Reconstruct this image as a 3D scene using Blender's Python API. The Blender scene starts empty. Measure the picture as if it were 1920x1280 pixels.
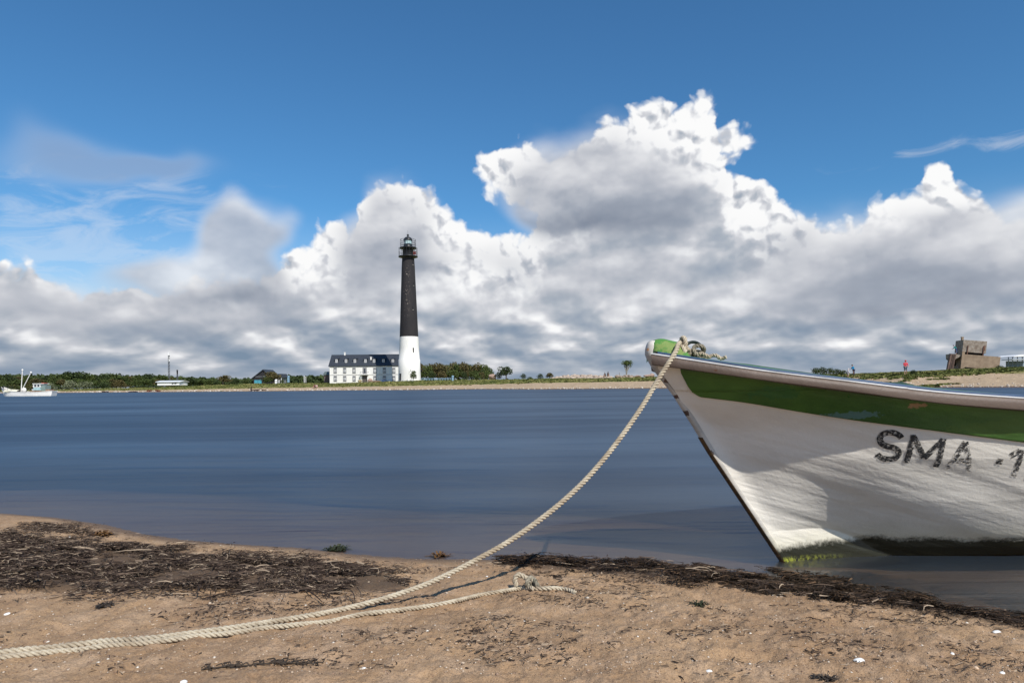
import bpy, bmesh, math, random
import numpy as np
from mathutils import Vector, Matrix
random.seed(7); rng = np.random.default_rng(7)
R = math.radians
sc = bpy.context.scene
# ---------------------------------------------------------------- camera
F = 1280.0; CAMH = 0.85; ROLL = R(0.65)
cr, sr = math.cos(ROLL), math.sin(ROLL)
cam_d = bpy.data.cameras.new('camera'); cam = bpy.data.objects.new('camera', cam_d)
sc.collection.objects.link(cam); sc.camera = cam
cam_d.sensor_width = 36; cam_d.lens = 36 * F / 1920.0
cam_d.shift_y = (722 - 640) / 1920.0
cam_d.clip_start = 0.05; cam_d.clip_end = 20000
cam.matrix_world = Matrix(((cr, sr, 0, 0), (0, 0, -1, 0), (-sr, cr, 0, CAMH), (0, 0, 0, 1)))
# ---------------------------------------------------------------- light
SUN_EL, SUN_AZ = R(45), R(31)          # azimuth: to the right of the direction behind the camera
sun_dir = Vector((math.sin(SUN_AZ) * math.cos(SUN_EL), -math.cos(SUN_AZ) * math.cos(SUN_EL), math.sin(SUN_EL)))
sd = bpy.data.lights.new('sun', 'SUN'); sd.energy = 4.9; sd.angle = R(0.5); sd.color = (1.0, 0.94, 0.85)
so = bpy.data.objects.new('sun', sd); sc.collection.objects.link(so)
so.rotation_euler = sun_dir.to_track_quat('Z', 'Y').to_euler()
so.location = (0, 0, 80)
sc.view_settings.view_transform = 'Standard'; sc.view_settings.look = 'None'
sc.view_settings.exposure = 0.0; sc.view_settings.gamma = 1.0
sc.render.resolution_x, sc.render.resolution_y = 1024, 682

def lin(r, g, b):
    f = lambda c: (c / 255.0) / 12.92 if c <= 10.3 else (((c / 255.0) + 0.055) / 1.055) ** 2.4
    return (f(r), f(g), f(b), 1.0)

class NT:
    """small helper that chains shader nodes"""
    def __init__(s, tree): s.t = tree; s.n = tree.nodes; s.l = tree.links
    def node(s, kind, **kw):
        n = s.n.new(kind)
        for k, v in kw.items(): setattr(n, k, v)
        return n
    def put(s, sock, v):
        if isinstance(v, bpy.types.NodeSocket): s.l.new(v, sock)
        elif v is not None: sock.default_value = v
    def m(s, op, a, b=None, c=None, clamp=False):
        n = s.node('ShaderNodeMath', operation=op, use_clamp=clamp)
        s.put(n.inputs[0], a)
        if b is not None: s.put(n.inputs[1], b)
        if c is not None: s.put(n.inputs[2], c)
        return n.outputs[0]
    def add(s, a, b): return s.m('ADD', a, b)
    def sub(s, a, b): return s.m('SUBTRACT', a, b)
    def mul(s, a, b): return s.m('MULTIPLY', a, b)
    def mad(s, a, b, c): return s.m('MULTIPLY_ADD', a, b, c)
    def step(s, v, lo, hi, tlo=0.0, thi=1.0, kind='SMOOTHSTEP'):
        n = s.node('ShaderNodeMapRange', interpolation_type=kind)
        s.put(n.inputs[0], v)
        for i, x in enumerate((lo, hi, tlo, thi)): s.put(n.inputs[i + 1], x)
        return n.outputs[0]
    def xyz(s, x, y, z=0.0):
        n = s.node('ShaderNodeCombineXYZ')
        for i, v in enumerate((x, y, z)): s.put(n.inputs[i], v)
        return n.outputs[0]
    def sep(s, v):
        n = s.node('ShaderNodeSeparateXYZ'); s.l.new(v, n.inputs[0]); return n.outputs
    def noise(s, vec, scale, detail=4, rough=0.5, dist=0.0, color=False):
        n = s.node('ShaderNodeTexNoise'); s.put(n.inputs['Vector'], vec)
        s.put(n.inputs['Scale'], scale); n.inputs['Detail'].default_value = detail
        n.inputs['Roughness'].default_value = rough; n.inputs['Distortion'].default_value = dist
        return n.outputs['Color' if color else 'Fac']
    def voro(s, vec, scale, feature='F1', smooth=None, detail=0.0):
        n = s.node('ShaderNodeTexVoronoi', feature=feature, voronoi_dimensions='2D'); s.put(n.inputs['Vector'], vec)
        s.put(n.inputs['Scale'], scale)
        if 'Detail' in n.inputs: n.inputs['Detail'].default_value = detail
        if smooth is not None and 'Smoothness' in n.inputs: n.inputs['Smoothness'].default_value = smooth
        return n.outputs['Distance']
    def vscale(s, vec, sx, sy, sz):
        n = s.node('ShaderNodeVectorMath', operation='MULTIPLY'); s.l.new(vec, n.inputs[0]); n.inputs[1].default_value = (sx, sy, sz)
        return n.outputs[0]
    def mix(s, f, a, b, blend='MIX'):
        n = s.node('ShaderNodeMix', data_type='RGBA', blend_type=blend)
        s.put(n.inputs[0], f); s.put(n.inputs[6], a); s.put(n.inputs[7], b)
        return n.outputs[2]
    def ramp(s, f, stops, interp='LINEAR'):
        n = s.node('ShaderNodeValToRGB'); s.l.new(f, n.inputs[0]); cr_ = n.color_ramp; cr_.interpolation = interp
        while len(cr_.elements) < len(stops): cr_.elements.new(0.5)
        for e, (p, c) in zip(cr_.elements, stops): e.position = p; e.color = c
        return n.outputs[0]
    def attr(s, name, out='Fac'):
        n = s.node('ShaderNodeAttribute', attribute_name=name); return n.outputs[out]

# ---------------------------------------------------------------- sky: Nishita daylight with cumulus
def p2d(px, py):
    """photo direction -> (azimuth, elevation-like) of the sky"""
    xp, zp = (px - 960) / F, (722 - py) / F
    x, z = xp * cr + zp * sr, -xp * sr + zp * cr
    return math.atan(x), z / math.sqrt(1 + x * x)
def build_world():
    w = bpy.data.worlds.new('World'); sc.world = w; w.use_nodes = True
    t = NT(w.node_tree); t.n.clear()
    out = t.node('ShaderNodeOutputWorld')
    sky = t.node('ShaderNodeTexSky', sky_type='NISHITA', sun_disc=False)
    sky.sun_elevation = SUN_EL; sky.sun_rotation = math.pi - SUN_AZ
    sky.altitude = 0; sky.air_density = 1.0; sky.dust_density = 0.35; sky.ozone_density = 2.2
    bg1 = t.node('ShaderNodeBackground'); bg1.inputs[1].default_value = 0.105
    tint = t.mix(1.0, sky.outputs[0], (0.47, 0.90, 1.16, 1), 'MULTIPLY')
    t.l.new(tint, bg1.inputs[0])
    g = t.node('ShaderNodeTexCoord').outputs['Generated']
    x, y, z = t.sep(g)
    rad = t.m('SQRT', t.add(t.mul(x, x), t.mul(y, y)))
    U = t.m('ARCTAN2', x, y)
    V = t.m('DIVIDE', z, t.m('MAXIMUM', rad, 0.02))
    P = t.xyz(x, y, z)
    UV = t.xyz(t.m('SINE', U), V, t.m('COSINE', U))      # seamless all round
    # warped coordinates for lumpy edges
    w1 = t.noise(UV, 9.0, 5, 0.55, color=True); w1 = t.sep(w1)
    w2 = t.noise(UV, 34.0, 4, 0.6, color=True); w2 = t.sep(w2)
    Uw = t.add(U, t.add(t.mul(t.sub(w1[0], .5), .05), t.mul(t.sub(w2[0], .5), .013)))
    Vw = t.add(V, t.add(t.mul(t.sub(w1[1], .5), .04), t.mul(t.sub(w2[1], .5), .012)))
    bil = t.voro(t.xyz(Uw, Vw, 0), 30.0, 'SMOOTH_F1', .35, 2.0)        # rounded puffs
    bil2 = t.voro(t.xyz(t.add(Uw, .006), t.add(Vw, .010), 0), 30.0, 'SMOOTH_F1', .35, 2.0)
    def curve(var, pts, lo=-.66, hi=.66, vmax=.5):
        n = t.node('ShaderNodeFloatCurve'); c = n.mapping.curves[0]
        q = t.m('PINGPONG', t.sub(var, lo), hi - lo)
        t.l.new(t.m('DIVIDE', q, hi - lo), n.inputs['Value'])
        pp = sorted(((a - lo) / (hi - lo), v / vmax) for a, v in pts)
        c.points[0].location = pp[0]; c.points[1].location = pp[-1]
        for p_ in pp[1:-1]: c.points.new(*p_)
        for p_ in c.points: p_.handle_type = 'AUTO_CLAMPED'
        n.mapping.update()
        return t.mul(n.outputs[0], vmax)
    prof = [(-60,500),(0,492),(50,494),(100,512),(190,540),(300,520),(400,520),(505,505),(530,465),(575,448),(600,412),(640,408),(652,432),(668,378),
            (690,345),(715,322),(760,330),(800,345),(850,385),(900,412),(960,424),(1000,415),(1020,350),(1045,290),(1100,262),(1130,225),(1170,212),(1195,182),
            (1225,176),(1262,188),(1300,180),(1332,188),(1350,240),(1372,305),(1440,350),(1490,388),(1550,400),(1610,395),
            (1640,362),(1680,350),(1740,325),(1762,290),(1785,284),(1805,325),(1845,352),(1880,388),(1930,378),(2000,420)]
    pts = [p2d(a, b) for a, b in prof]
    # keep azimuths increasing for the curve
    fx, last = [], -9
    for a, b in pts:
        if a > last + .004: fx.append((a, b)); last = a
    H = curve(Uw, fx)
    # big overhanging mass: union of ellipses on the field
    def blob(px, py, rx, ry, uu=None, vv=None):
        a, b = p2d(px, py); uu = uu or Uw; vv = vv or Vw
        dx = t.mul(t.sub(uu, a), 1280.0 / rx); dy = t.mul(t.sub(vv, b), 1280.0 / ry)
        return t.add(t.mul(dx, dx), t.mul(dy, dy)), dy
    fieldA = t.add(t.sub(H, Vw), t.mul(t.sub(.42, bil), .024))
    for (px, py, rx, ry) in ((935, 322, 52, 58), (985, 320, 60, 68), (1060, 345, 95, 72), (1350, 268, 66, 34), (1322, 205, 34, 36), (1340, 300, 60, 40)):
        d2, _ = blob(px, py, rx, ry)
        f2 = t.add(t.mul(t.sub(1.0, t.m('SQRT', d2)), ry / 1280.0), t.mul(t.sub(.42, bil), .024))
        fieldA = t.m('MAXIMUM', fieldA, f2)
    alphaA = t.step(fieldA, -.004, .011)
    # shading of the cumulus wall
    e = t.m('MAXIMUM', t.sub(H, V), 0.0)
    n1 = t.noise(t.vscale(UV, 1, 1.7, 1), 5.5, 4, .5)
    n1b = t.noise(t.vscale(t.xyz(t.add(t.m('SINE', U), -.012), t.add(V, .022), t.m('COSINE', U)), 1, 1.7, 1), 5.5, 4, .5)
    n2 = t.noise(t.vscale(UV, 1, 1.5, 1), 15.0, 4, .55)
    n2b = t.noise(t.vscale(t.xyz(t.add(t.m('SINE', U), -.005), t.add(V, .009), t.m('COSINE', U)), 1, 1.5, 1), 15.0, 4, .55)
    puff = t.sub(bil2, bil)
    lump = t.add(t.mul(t.sub(n1, n1b), 1.9), t.mul(t.sub(n2, n2b), .35))
    deep = t.step(t.add(e, t.mul(t.sub(n1, .5), .12)), .02, .17)
    sA = t.sub(1.04, t.mul(deep, .36))
    sA = t.add(sA, t.mul(lump, t.add(.35, t.mul(deep, .9))))
    sA = t.add(sA, t.mul(puff, t.sub(.9, t.mul(deep, .8))))
    sA = t.add(sA, t.mul(t.sub(n1, .5), t.mul(deep, .75)))
    # low rows of cloud seen edge on
    def rows(du, dv, dens, sx, k, seed):
        q = t.m('LOGARITHM', t.add(t.m('MAXIMUM', t.add(V, dv), 0.0), .05), 2.718)
        return t.noise(t.xyz(t.mul(t.add(U, du), sx), t.mul(q, k), seed), dens, 3, .42, .2)
    r1 = rows(0, 0, 1.0, 12.0, 2.9, 3.0); r1b = rows(.006, .014, 1.0, 12.0, 2.9, 3.0)
    r2 = rows(0, 0, 1.0, 30.0, 7.5, 9.0); r2b = rows(.003, .006, 1.0, 30.0, 7.5, 9.0)
    band = t.add(t.mul(t.sub(r1, .5), .85), t.add(t.mul(t.sub(r1, r1b), 1.5), t.add(t.mul(t.sub(r2, .5), .12), t.mul(t.sub(r2, r2b), 0.45))))
    low = t.step(t.add(V, t.mul(t.sub(n1, .5), .12)), .085, .18, 1.0, 0.0)
    sB = t.add(t.step(V, .03, .16, .46, .70), band)
    sA = t.m('ADD', t.mul(sA, t.sub(1.0, low)), t.mul(sB, low))
    hz = t.step(V, .0, .055, 1.0, 0.0)
    sA = t.add(t.mul(sA, t.sub(1.0, t.mul(hz, .6))), t.mul(hz, .21))
    colA = t.ramp(t.m('MULTIPLY', sA, 1.0, clamp=True), [(0.0, lin(126, 146, 168)), (.3, lin(152, 165, 182)), (.52, lin(177, 185, 196)),
                                  (.74, lin(212, 214, 220)), (.92, lin(246, 247, 249)), (1.0, lin(255, 255, 255))])
    # front layer: soft, smeared grey clouds drifting before the wall
    w3 = t.sep(t.noise(UV, 6.0, 2, .5, color=True))
    Us = t.add(U, t.mul(t.sub(w3[0], .5), .15)); Vs = t.add(V, t.mul(t.sub(w3[1], .5), .10))
    soft = [(1010,342,105,62,1),(1150,330,110,90,1.1),(1250,372,110,60,1),(1085,385,150,40,.8),(455,412,62,44,.8),(515,412,60,28,.55),(455,465,60,50,.8),(420,505,90,40,.8),(285,510,80,34,.85),
            (720,420,62,80,1),(740,500,90,55,.8),(1000,500,150,55,.6),(1220,500,120,60,.7),
            (1640,480,110,70,.9),(1760,470,150,75,1),(1890,460,110,60,1),(1560,560,220,50,.6),(330,590,220,45,.6),(60,585,110,45,.6),(560,560,120,50,.55),(1440,480,90,60,.55)]
    S = None; T = None
    for px, py, rx, ry, k in soft:
        d2, dy = blob(px, py, rx, ry, Us, Vs)
        gsn = t.mul(t.m('EXPONENT', t.mul(d2, -1.0)), k)
        S = gsn if S is None else t.add(S, gsn)
        T = t.mul(gsn, dy) if T is None else t.add(T, t.mul(gsn, dy))
    grad = t.m('DIVIDE', T, t.add(S, .03))
    alphaB = t.mul(t.step(t.add(S, t.mul(t.sub(n1, .5), .9)), .22, 1.0), .9)
    sS = t.add(t.mad(grad, .36, .52), t.add(t.mul(lump, .5), t.mul(t.sub(n1, .5), .7)))
    colB = t.ramp(t.m('ADD', sS, 0.0, clamp=True), [(0.0, lin(126, 136, 154)), (.35, lin(158, 166, 180)), (.62, lin(198, 201, 209)), (.85, lin(236, 237, 240)), (1.0, lin(248, 248, 250))])
    # thin high streaks
    ci = t.noise(t.xyz(t.add(t.mul(U, 11.0), t.mul(V, 3.0)), t.sub(t.mul(V, 34.0), t.mul(U, 6.0)), 0), 1.0, 6, .62, .9)
    region = None
    for px, py, rx, ry, k in ((200, 425, 250, 75, 1), (60, 480, 200, 50, .8), (330, 360, 120, 50, .6), (1850, 270, 170, 16, .8), (350, 560, 400, 60, .5)):
        d2, _ = blob(px, py, rx, ry, U, V)
        gsn = t.mul(t.m('EXPONENT', t.mul(d2, -1.0)), k)
        region = gsn if region is None else t.add(region, gsn)
    alphaC = t.mul(t.step(t.add(ci, t.mul(region, .28)), .62, 1.0), t.m('MINIMUM', t.mul(region, .9), .38))
    alphaC = t.m('MAXIMUM', alphaC, t.mul(t.step(V, .26, .10), .30))
    c_all = t.mix(alphaA, lin(236, 238, 243), colA)
    c_all = t.mix(t.mul(alphaB, 1.0), c_all, colB)
    region2 = None
    for px, py, rx, ry, k in ((165, 308, 130, 30, .9), (105, 262, 60, 32, .7), (270, 315, 90, 22, .7)):
        d2, _ = blob(px, py, rx, ry, Us, Vs); gsn = t.mul(t.m('EXPONENT', t.mul(d2, -1.0)), k); region2 = gsn if region2 is None else t.add(region2, gsn)
    alphaD = t.mul(t.step(region2, .0, 1.2), .40)
    c_all = t.mix(t.mul(alphaD, 1.6), c_all, lin(132, 146, 172))
    one = lambda a: t.sub(1.0, a)
    alpha = one(t.mul(t.mul(t.mul(one(alphaA), one(t.mul(alphaB, .92))), one(alphaC)), one(alphaD)))
    up = t.step(z, -.02, .0)
    bg2 = t.node('ShaderNodeBackground'); t.l.new(c_all, bg2.inputs[0]); bg2.inputs[1].default_value = 0.97
    w.cycles.sampling_method = 'NONE'
    mx = t.node('ShaderNodeMixShader'); t.l.new(alpha, mx.inputs[0]); t.l.new(bg1.outputs[0], mx.inputs[1]); t.l.new(bg2.outputs[0], mx.inputs[2])
    t.l.new(mx.outputs[0], out.inputs[0])
build_world()
# ---------------------------------------------------------------- materials
MATS = {}
def mat(name, col, rough=.7, var=.15, vscale=4.0, bump=0.0, bscale=30.0, metallic=0.0, coord='Object', spec=.4, col2=None, stretch=(1, 1, 1)):
    if name in MATS: return MATS[name]
    m = bpy.data.materials.new(name); m.use_nodes = True; t = NT(m.node_tree); b = t.n['Principled BSDF']
    v = t.node('ShaderNodeTexCoord').outputs[coord]
    if stretch != (1, 1, 1): v = t.vscale(v, *stretch)
    n = t.noise(v, vscale, 5, .6)
    c = tuple(col[:3]); c2 = tuple(col2[:3]) if col2 else tuple(x * (1 - var) for x in c); c1 = c if col2 else tuple(min(1, x * (1 + var * .6)) for x in c)
    t.l.new(t.mix(t.step(n, .3, .7), (*c1, 1), (*c2, 1)), b.inputs['Base Color'])
    b.inputs['Roughness'].default_value = rough; b.inputs['Metallic'].default_value = metallic
    b.inputs['Specular IOR Level'].default_value = spec
    if bump:
        bn = t.node('ShaderNodeBump'); bn.inputs['Strength'].default_value = 1; bn.inputs['Distance'].default_value = bump
        t.l.new(t.noise(v, bscale, 4, .6), bn.inputs['Height']); t.l.new(bn.outputs[0], b.inputs['Normal'])
    MATS[name] = m; return m
# ---------------------------------------------------------------- meshes
def new_obj(name, me, m, parent=None):
    o = bpy.data.objects.new(name, me); sc.collection.objects.link(o)
    if m is not None: me.materials.append(m)
    if parent is not None: o.parent = parent
    return o
def np_mesh(name, verts, faces, attrs=None, smooth=False):
    """fast mesh from arrays; faces (n,k)"""
    verts = np.asarray(verts, np.float32); faces = np.asarray(faces, np.int32)
    me = bpy.data.meshes.new(name); me.vertices.add(len(verts)); me.vertices.foreach_set('co', verts.ravel())
    k = faces.shape[1]; me.loops.add(faces.size); me.loops.foreach_set('vertex_index', faces.ravel())
    me.polygons.add(len(faces)); me.polygons.foreach_set('loop_start', np.arange(0, faces.size, k, dtype=np.int32))
    me.polygons.foreach_set('loop_total', np.full(len(faces), k, np.int32))
    me.update(calc_edges=True)
    if smooth: me.polygons.foreach_set('use_smooth', np.ones(len(faces), bool))
    for a, v in (attrs or {}).items():
        at = me.attributes.new(a, 'FLOAT', 'POINT'); at.data.foreach_set('value', np.asarray(v, np.float32).ravel())
    me.validate(); return me
class MB:
    def __init__(s): s.v = []; s.f = []; s.sm = []
    def quad(s, pts, smooth=False):
        k = len(s.v); s.v += [tuple(p) for p in pts]; s.f.append(tuple(range(k, k + len(pts)))); s.sm.append(smooth)
    def grid(s, rows, closed=False, smooth=True, flip=False):
        k = len(s.v); n = len(rows[0])
        for r in rows: s.v += [tuple(p) for p in r]
        for i in range(len(rows) - 1):
            for j in range(n if closed else n - 1):
                a, b = k + i * n + j, k + i * n + (j + 1) % n
                q = (a, b, b + n, a + n); s.f.append(q[::-1] if flip else q); s.sm.append(smooth)
        return s
    def box(s, c, d, rz=0, rx=0, ry=0, taper=1.0):
        M = Matrix.Translation(c) @ Matrix.Rotation(rz, 4, 'Z') @ Matrix.Rotation(ry, 4, 'Y') @ Matrix.Rotation(rx, 4, 'X')
        k = len(s.v)
        for z in (-1, 1):
            for x, y in ((-1, -1), (1, -1), (1, 1), (-1, 1)):
                tp = taper if z > 0 else 1
                s.v.append(tuple(M @ Vector((x * d[0] / 2 * tp, y * d[1] / 2 * tp, z * d[2] / 2))))
        for f in ((3, 2, 1, 0), (4, 5, 6, 7), (0, 1, 5, 4), (1, 2, 6, 5), (2, 3, 7, 6), (3, 0, 4, 7)):
            s.f.append(tuple(k + i for i in f)); s.sm.append(False)
        return s
    def lathe(s, prof, n=32, c=(0, 0, 0), smooth=True):
        s.grid([[(c[0] + r * math.cos(2 * math.pi * j / n), c[1] + r * math.sin(2 * math.pi * j / n), c[2] + z) for j in range(n)] for r, z in prof], closed=True, smooth=smooth)
        return s
    def tube(s, path, r, n=8, cap=True):
        path = [Vector(p) for p in path]; rs = r if isinstance(r, (list, tuple)) else [r] * len(path)
        rows = []; up = Vector((0, 0, 1)); prev = None
        for i, p in enumerate(path):
            t = (path[min(i + 1, len(path) - 1)] - path[max(i - 1, 0)]).normalized()
            if prev is None: a = t.cross(up if abs(t.z) < .95 else Vector((1, 0, 0))).normalized()
            else: a = (prev - t * prev.dot(t)).normalized()
            prev = a; b = t.cross(a)
            rows.append([p + (a * math.cos(2 * math.pi * j / n) + b * math.sin(2 * math.pi * j / n)) * rs[i] for j in range(n)])
        s.grid(rows, closed=True)
        if cap:
            for rr, pp in ((rows[0], path[0]), (rows[-1], path[-1])): s.quad(rr if rr is rows[-1] else rr[::-1])
        return s
    def rock(s, c, d, seed=0, n=10, rough=.22, rz=0):
        r_ = random.Random(seed); ph = [r_.uniform(0, 6.28) for _ in range(9)]
        rows = []
        for i in range(n + 1):
            th = math.pi * i / n; row = []
            for j in range(n + 4):
                a = 2 * math.pi * j / (n + 4)
                x, y, z = math.sin(th) * math.cos(a), math.sin(th) * math.sin(a), math.cos(th)
                k = 1 + rough * (math.sin(2.3 * x + ph[0] + 2 * y) + math.sin(3.1 * y + ph[1] + z * 2.2) + math.sin(2.9 * z + ph[2] + x * 3.3)) / 1.6 + rough * .35 * math.sin(7 * x + ph[3]) * math.sin(6 * y + ph[4])
                X, Y, Z = x * k * d[0] / 2, y * k * d[1] / 2, z * k * d[2] / 2
                row.append((c[0] + X * math.cos(rz) - Y * math.sin(rz), c[1] + X * math.sin(rz) + Y * math.cos(rz), c[2] + Z))
            rows.append(row)
        s.grid(rows, closed=True, smooth=False, flip=True); return s
    def build(s, name, m, parent=None):
        me = bpy.data.meshes.new(name); me.from_pydata(s.v, [], s.f)
        me.polygons.foreach_set('use_smooth', s.sm); me.validate(); me.update()
        return new_obj(name, me, m, parent)
def tag(o, label=None, cat=None, group=None, kind=None):
    if label: o['label'] = label
    if cat: o['category'] = cat
    if group: o['group'] = group
    if kind: o['kind'] = kind
    return o
def thing(name, label, cat, loc=(0, 0, 0), rz=0, group=None):
    o = bpy.data.objects.new(name, None); sc.collection.objects.link(o); o.location = loc; o.rotation_euler = (0, 0, rz)
    o.empty_display_size = .2
    return tag(o, label, cat, group)
KIDS = {}
def copy_tree(root, loc, rz=0, scale=(1, 1, 1), label=None, group=None):
    r_ = root.copy(); sc.collection.objects.link(r_); r_.location = loc; r_.rotation_euler = (0, 0, rz); r_.scale = scale
    if label: r_['label'] = label
    if group: r_['group'] = group
    for ch in KIDS[root.name]:
        c = ch.copy(); sc.collection.objects.link(c); c.parent = r_
    return r_
# value noise in numpy
_perm = rng.random((256, 256))
def vnoise(x, y):
    xi = np.floor(x).astype(int); yi = np.floor(y).astype(int); fx = x - xi; fy = y - yi
    fx = fx * fx * (3 - 2 * fx); fy = fy * fy * (3 - 2 * fy)
    g = lambda a, b: _perm[a % 256, b % 256]
    return (g(xi, yi) * (1 - fx) + g(xi + 1, yi) * fx) * (1 - fy) + (g(xi, yi + 1) * (1 - fx) + g(xi + 1, yi + 1) * fx) * fy
def fbm(x, y, o=4, g=.5):
    s_, a, t_ = 0, 1, 0
    for i in range(o): s_ = s_ + a * vnoise(x * 2 ** i + 17.3 * i, y * 2 ** i + 5.1 * i); t_ += a; a *= g
    return s_ / t_
def sstep(v, lo, hi):
    u = np.clip((v - lo) / (hi - lo), 0, 1); return u * u * (3 - 2 * u)
# ---------------------------------------------------------------- placing by sight lines: a photo direction and a real distance give a world point
def ray(px, py):
    xp, zp = (px - 960) / F, (722 - py) / F
    return xp * cr + zp * sr, -xp * sr + zp * cr
def at(px, py, Y):
    a, b = ray(px, py); return Vector((a * Y, Y, CAMH + b * Y))
def at_z(px, py, z=0.0):
    a, b = ray(px, py); Y = (z - CAMH) / b; return Vector((a * Y, Y, z))
HZ = lambda px: 722 - (px - 960) * math.tan(ROLL)
# ---------------------------------------------------------------- ground
_sh = [(-250,948),(0,962),(100,969),(200,984),(270,1000),(350,1012),(450,1020),(560,1026),(640,1036),(700,1042),(800,1048),(960,1050),(1080,1050),(1200,1056),(1300,1066),(1400,1082),(1500,1096),(1600,1112),(1700,1130),(1800,1150),(1870,1166),(1940,1180),(2100,1215)]
_shp = np.array([at_z(a, b)[:2] for a, b in _sh])
_shx, _shy = _shp[:, 0], _shp[:, 1]
_px = np.array([-400,0,100,300,420,500,620,768,900,1000,1100,1200,1400,1600,1700,1800,1920,2300.])
_r0 = np.array([330,260,240,205,190,184,181,162,165,135,126,122,108,94,86,80,74,66.])
_rt = np.array([420,330,310,270,228,230,244,242,238,208,190,184,150,105,82,112,108,100.])
_zt = np.array([1.1,1.1,1.2,1.4,2.0,2.3,2.0,2.5,2.6,2.35,2.15,2.25,2.1,1.95,1.98,2.42,2.55,2.5])
_wid = np.array([70,60,50,40,38,40,48,60,56,50,42,40,30,12,12,26,28,30.])      # metres from the waterline to the crest
def ground_z(x, y):
    x = np.asarray(x, float); y = np.asarray(y, float)
    # near beach and the sea bed before it
    s = np.interp(x, _shx, _shy) - y + .045 * (fbm(x * 2.2, y * 2.2, 3) - .5)
    sp = np.maximum(s, 0)
    zb = .085 * (1 - np.exp(-sp / .45)) + .032 * sp
    zb = np.where(sp > 5, .085 + .16 + (sp - 5) * .01, zb)
    zs = np.maximum(-.05 * np.maximum(-s, 0) - .022 * np.maximum(-s, 0) ** 2, -1.6)
    near = np.where(s > 0, zb, zs)
    rr = np.hypot(x, y); az = np.arctan2(x, np.maximum(y, 1e-3)); p = 960 + F * np.tan(np.clip(az, -.9, .85))
    r0 = np.interp(p, _px, _r0); rt = np.interp(p, _px, _rt); zt = np.interp(p, _px, _zt); wd = np.interp(p, _px, _wid)
    Y = np.where(y > 1, y, 1.0)
    d = Y - r0 + 5 * (fbm(x * .06, y * .06, 3) - .5) * np.clip(r0 / 120, .5, 2)
    u = np.clip(d / wd, 0, 1)
    hill = .35 * sstep(u, 0, .18) + (zt - .35) * sstep(u, .12, 1.0) * (1 + .0 * u)
    hill = hill + sstep(u, .1, .4) * (.35 * (fbm(x * .12, y * .12, 4) - .5) + .25 * (fbm(x * .5, y * .5, 3) - .5))
    far = np.where(d > 0, hill, np.maximum(.05 * d, -1.6))
    return np.where((y > 25) & (d > -30), far, near)
def gz(x, y): return float(ground_z(np.array([x]), np.array([y]))[0])
def on(px, Y, dz=0.0):
    x = ray(px, HZ(px))[0] * Y; return Vector((x, Y, gz(x, Y) + dz))
# ---------------------------------------------------------------- structure: ground, beach, water
def sand_nodes(t, v):
    """sand colour and bump height from object coordinates"""
    big = t.noise(v, 1.6, 4, .6); mid = t.noise(v, 9.0, 5, .62); fine = t.noise(v, 160.0, 3, .7)
    gr = t.noise(v, 520.0, 2, .8)
    c = t.mix(t.step(big, .35, .65), (.43, .278, .155, 1), (.33, .205, .112, 1))
    c = t.mix(t.mul(t.step(mid, .42, .72), .55), c, (.54, .38, .25, 1))
    c = t.mix(t.mul(t.step(fine, .52, .68), .65), c, (.15, .09, .058, 1))
    c = t.mix(t.mul(t.step(t.noise(v, 60.0, 4, .7), .53, .66), .45), c, (.19, .12, .08, 1))
    c = t.mix(t.mul(t.step(gr, .58, .70), .40), c, (.80, .70, .58, 1))
    c = t.mix(t.mul(t.step(gr, .42, .30), .45), c, (.16, .10, .07, 1))
    return c, big, mid, fine, gr
def beach_mat():
    m = bpy.data.materials.new('wet_and_dry_sand'); m.use_nodes = True; t = NT(m.node_tree); b = t.n['Principled BSDF']
    v = t.node('ShaderNodeTexCoord').outputs['Object']
    c, big, mid, fine, gr = sand_nodes(t, v)
    wet = t.attr('wet'); weed = t.attr('weed')
    c = t.mix(t.mul(wet, .70), c, (.085, .052, .030, 1))
    wn = t.noise(v, 38.0, 5, .7)
    c = t.mix(t.m('MULTIPLY', t.step(t.add(wn, t.mul(weed, .45)), .62, .78), t.mul(weed, .80), clamp=True), c, (.060, .040, .028, 1))
    t.l.new(c, b.inputs['Base Color'])
    t.l.new(t.sub(.95, t.mul(wet, .35)), b.inputs['Roughness']); b.inputs['Specular IOR Level'].default_value = .3
    b1 = t.node('ShaderNodeBump'); b1.inputs['Distance'].default_value = .010; t.l.new(mid, b1.inputs['Height'])
    b2 = t.node('ShaderNodeBump'); b2.inputs['Distance'].default_value = .0055; t.l.new(fine, b2.inputs['Height']); t.l.new(b1.outputs[0], b2.inputs['Normal'])
    b3 = t.node('ShaderNodeBump'); b3.inputs['Distance'].default_value = .0012; t.l.new(gr, b3.inputs['Height']); t.l.new(b2.outputs[0], b3.inputs['Normal'])
    t.l.new(b3.outputs[0], b.inputs['Normal']); return m
def px_of(x, y, z):
    X = x * cr - (z - CAMH) * sr; Z = x * sr + (z - CAMH) * cr
    return 960 + F * X / y, 722 - F * Z / y
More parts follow.
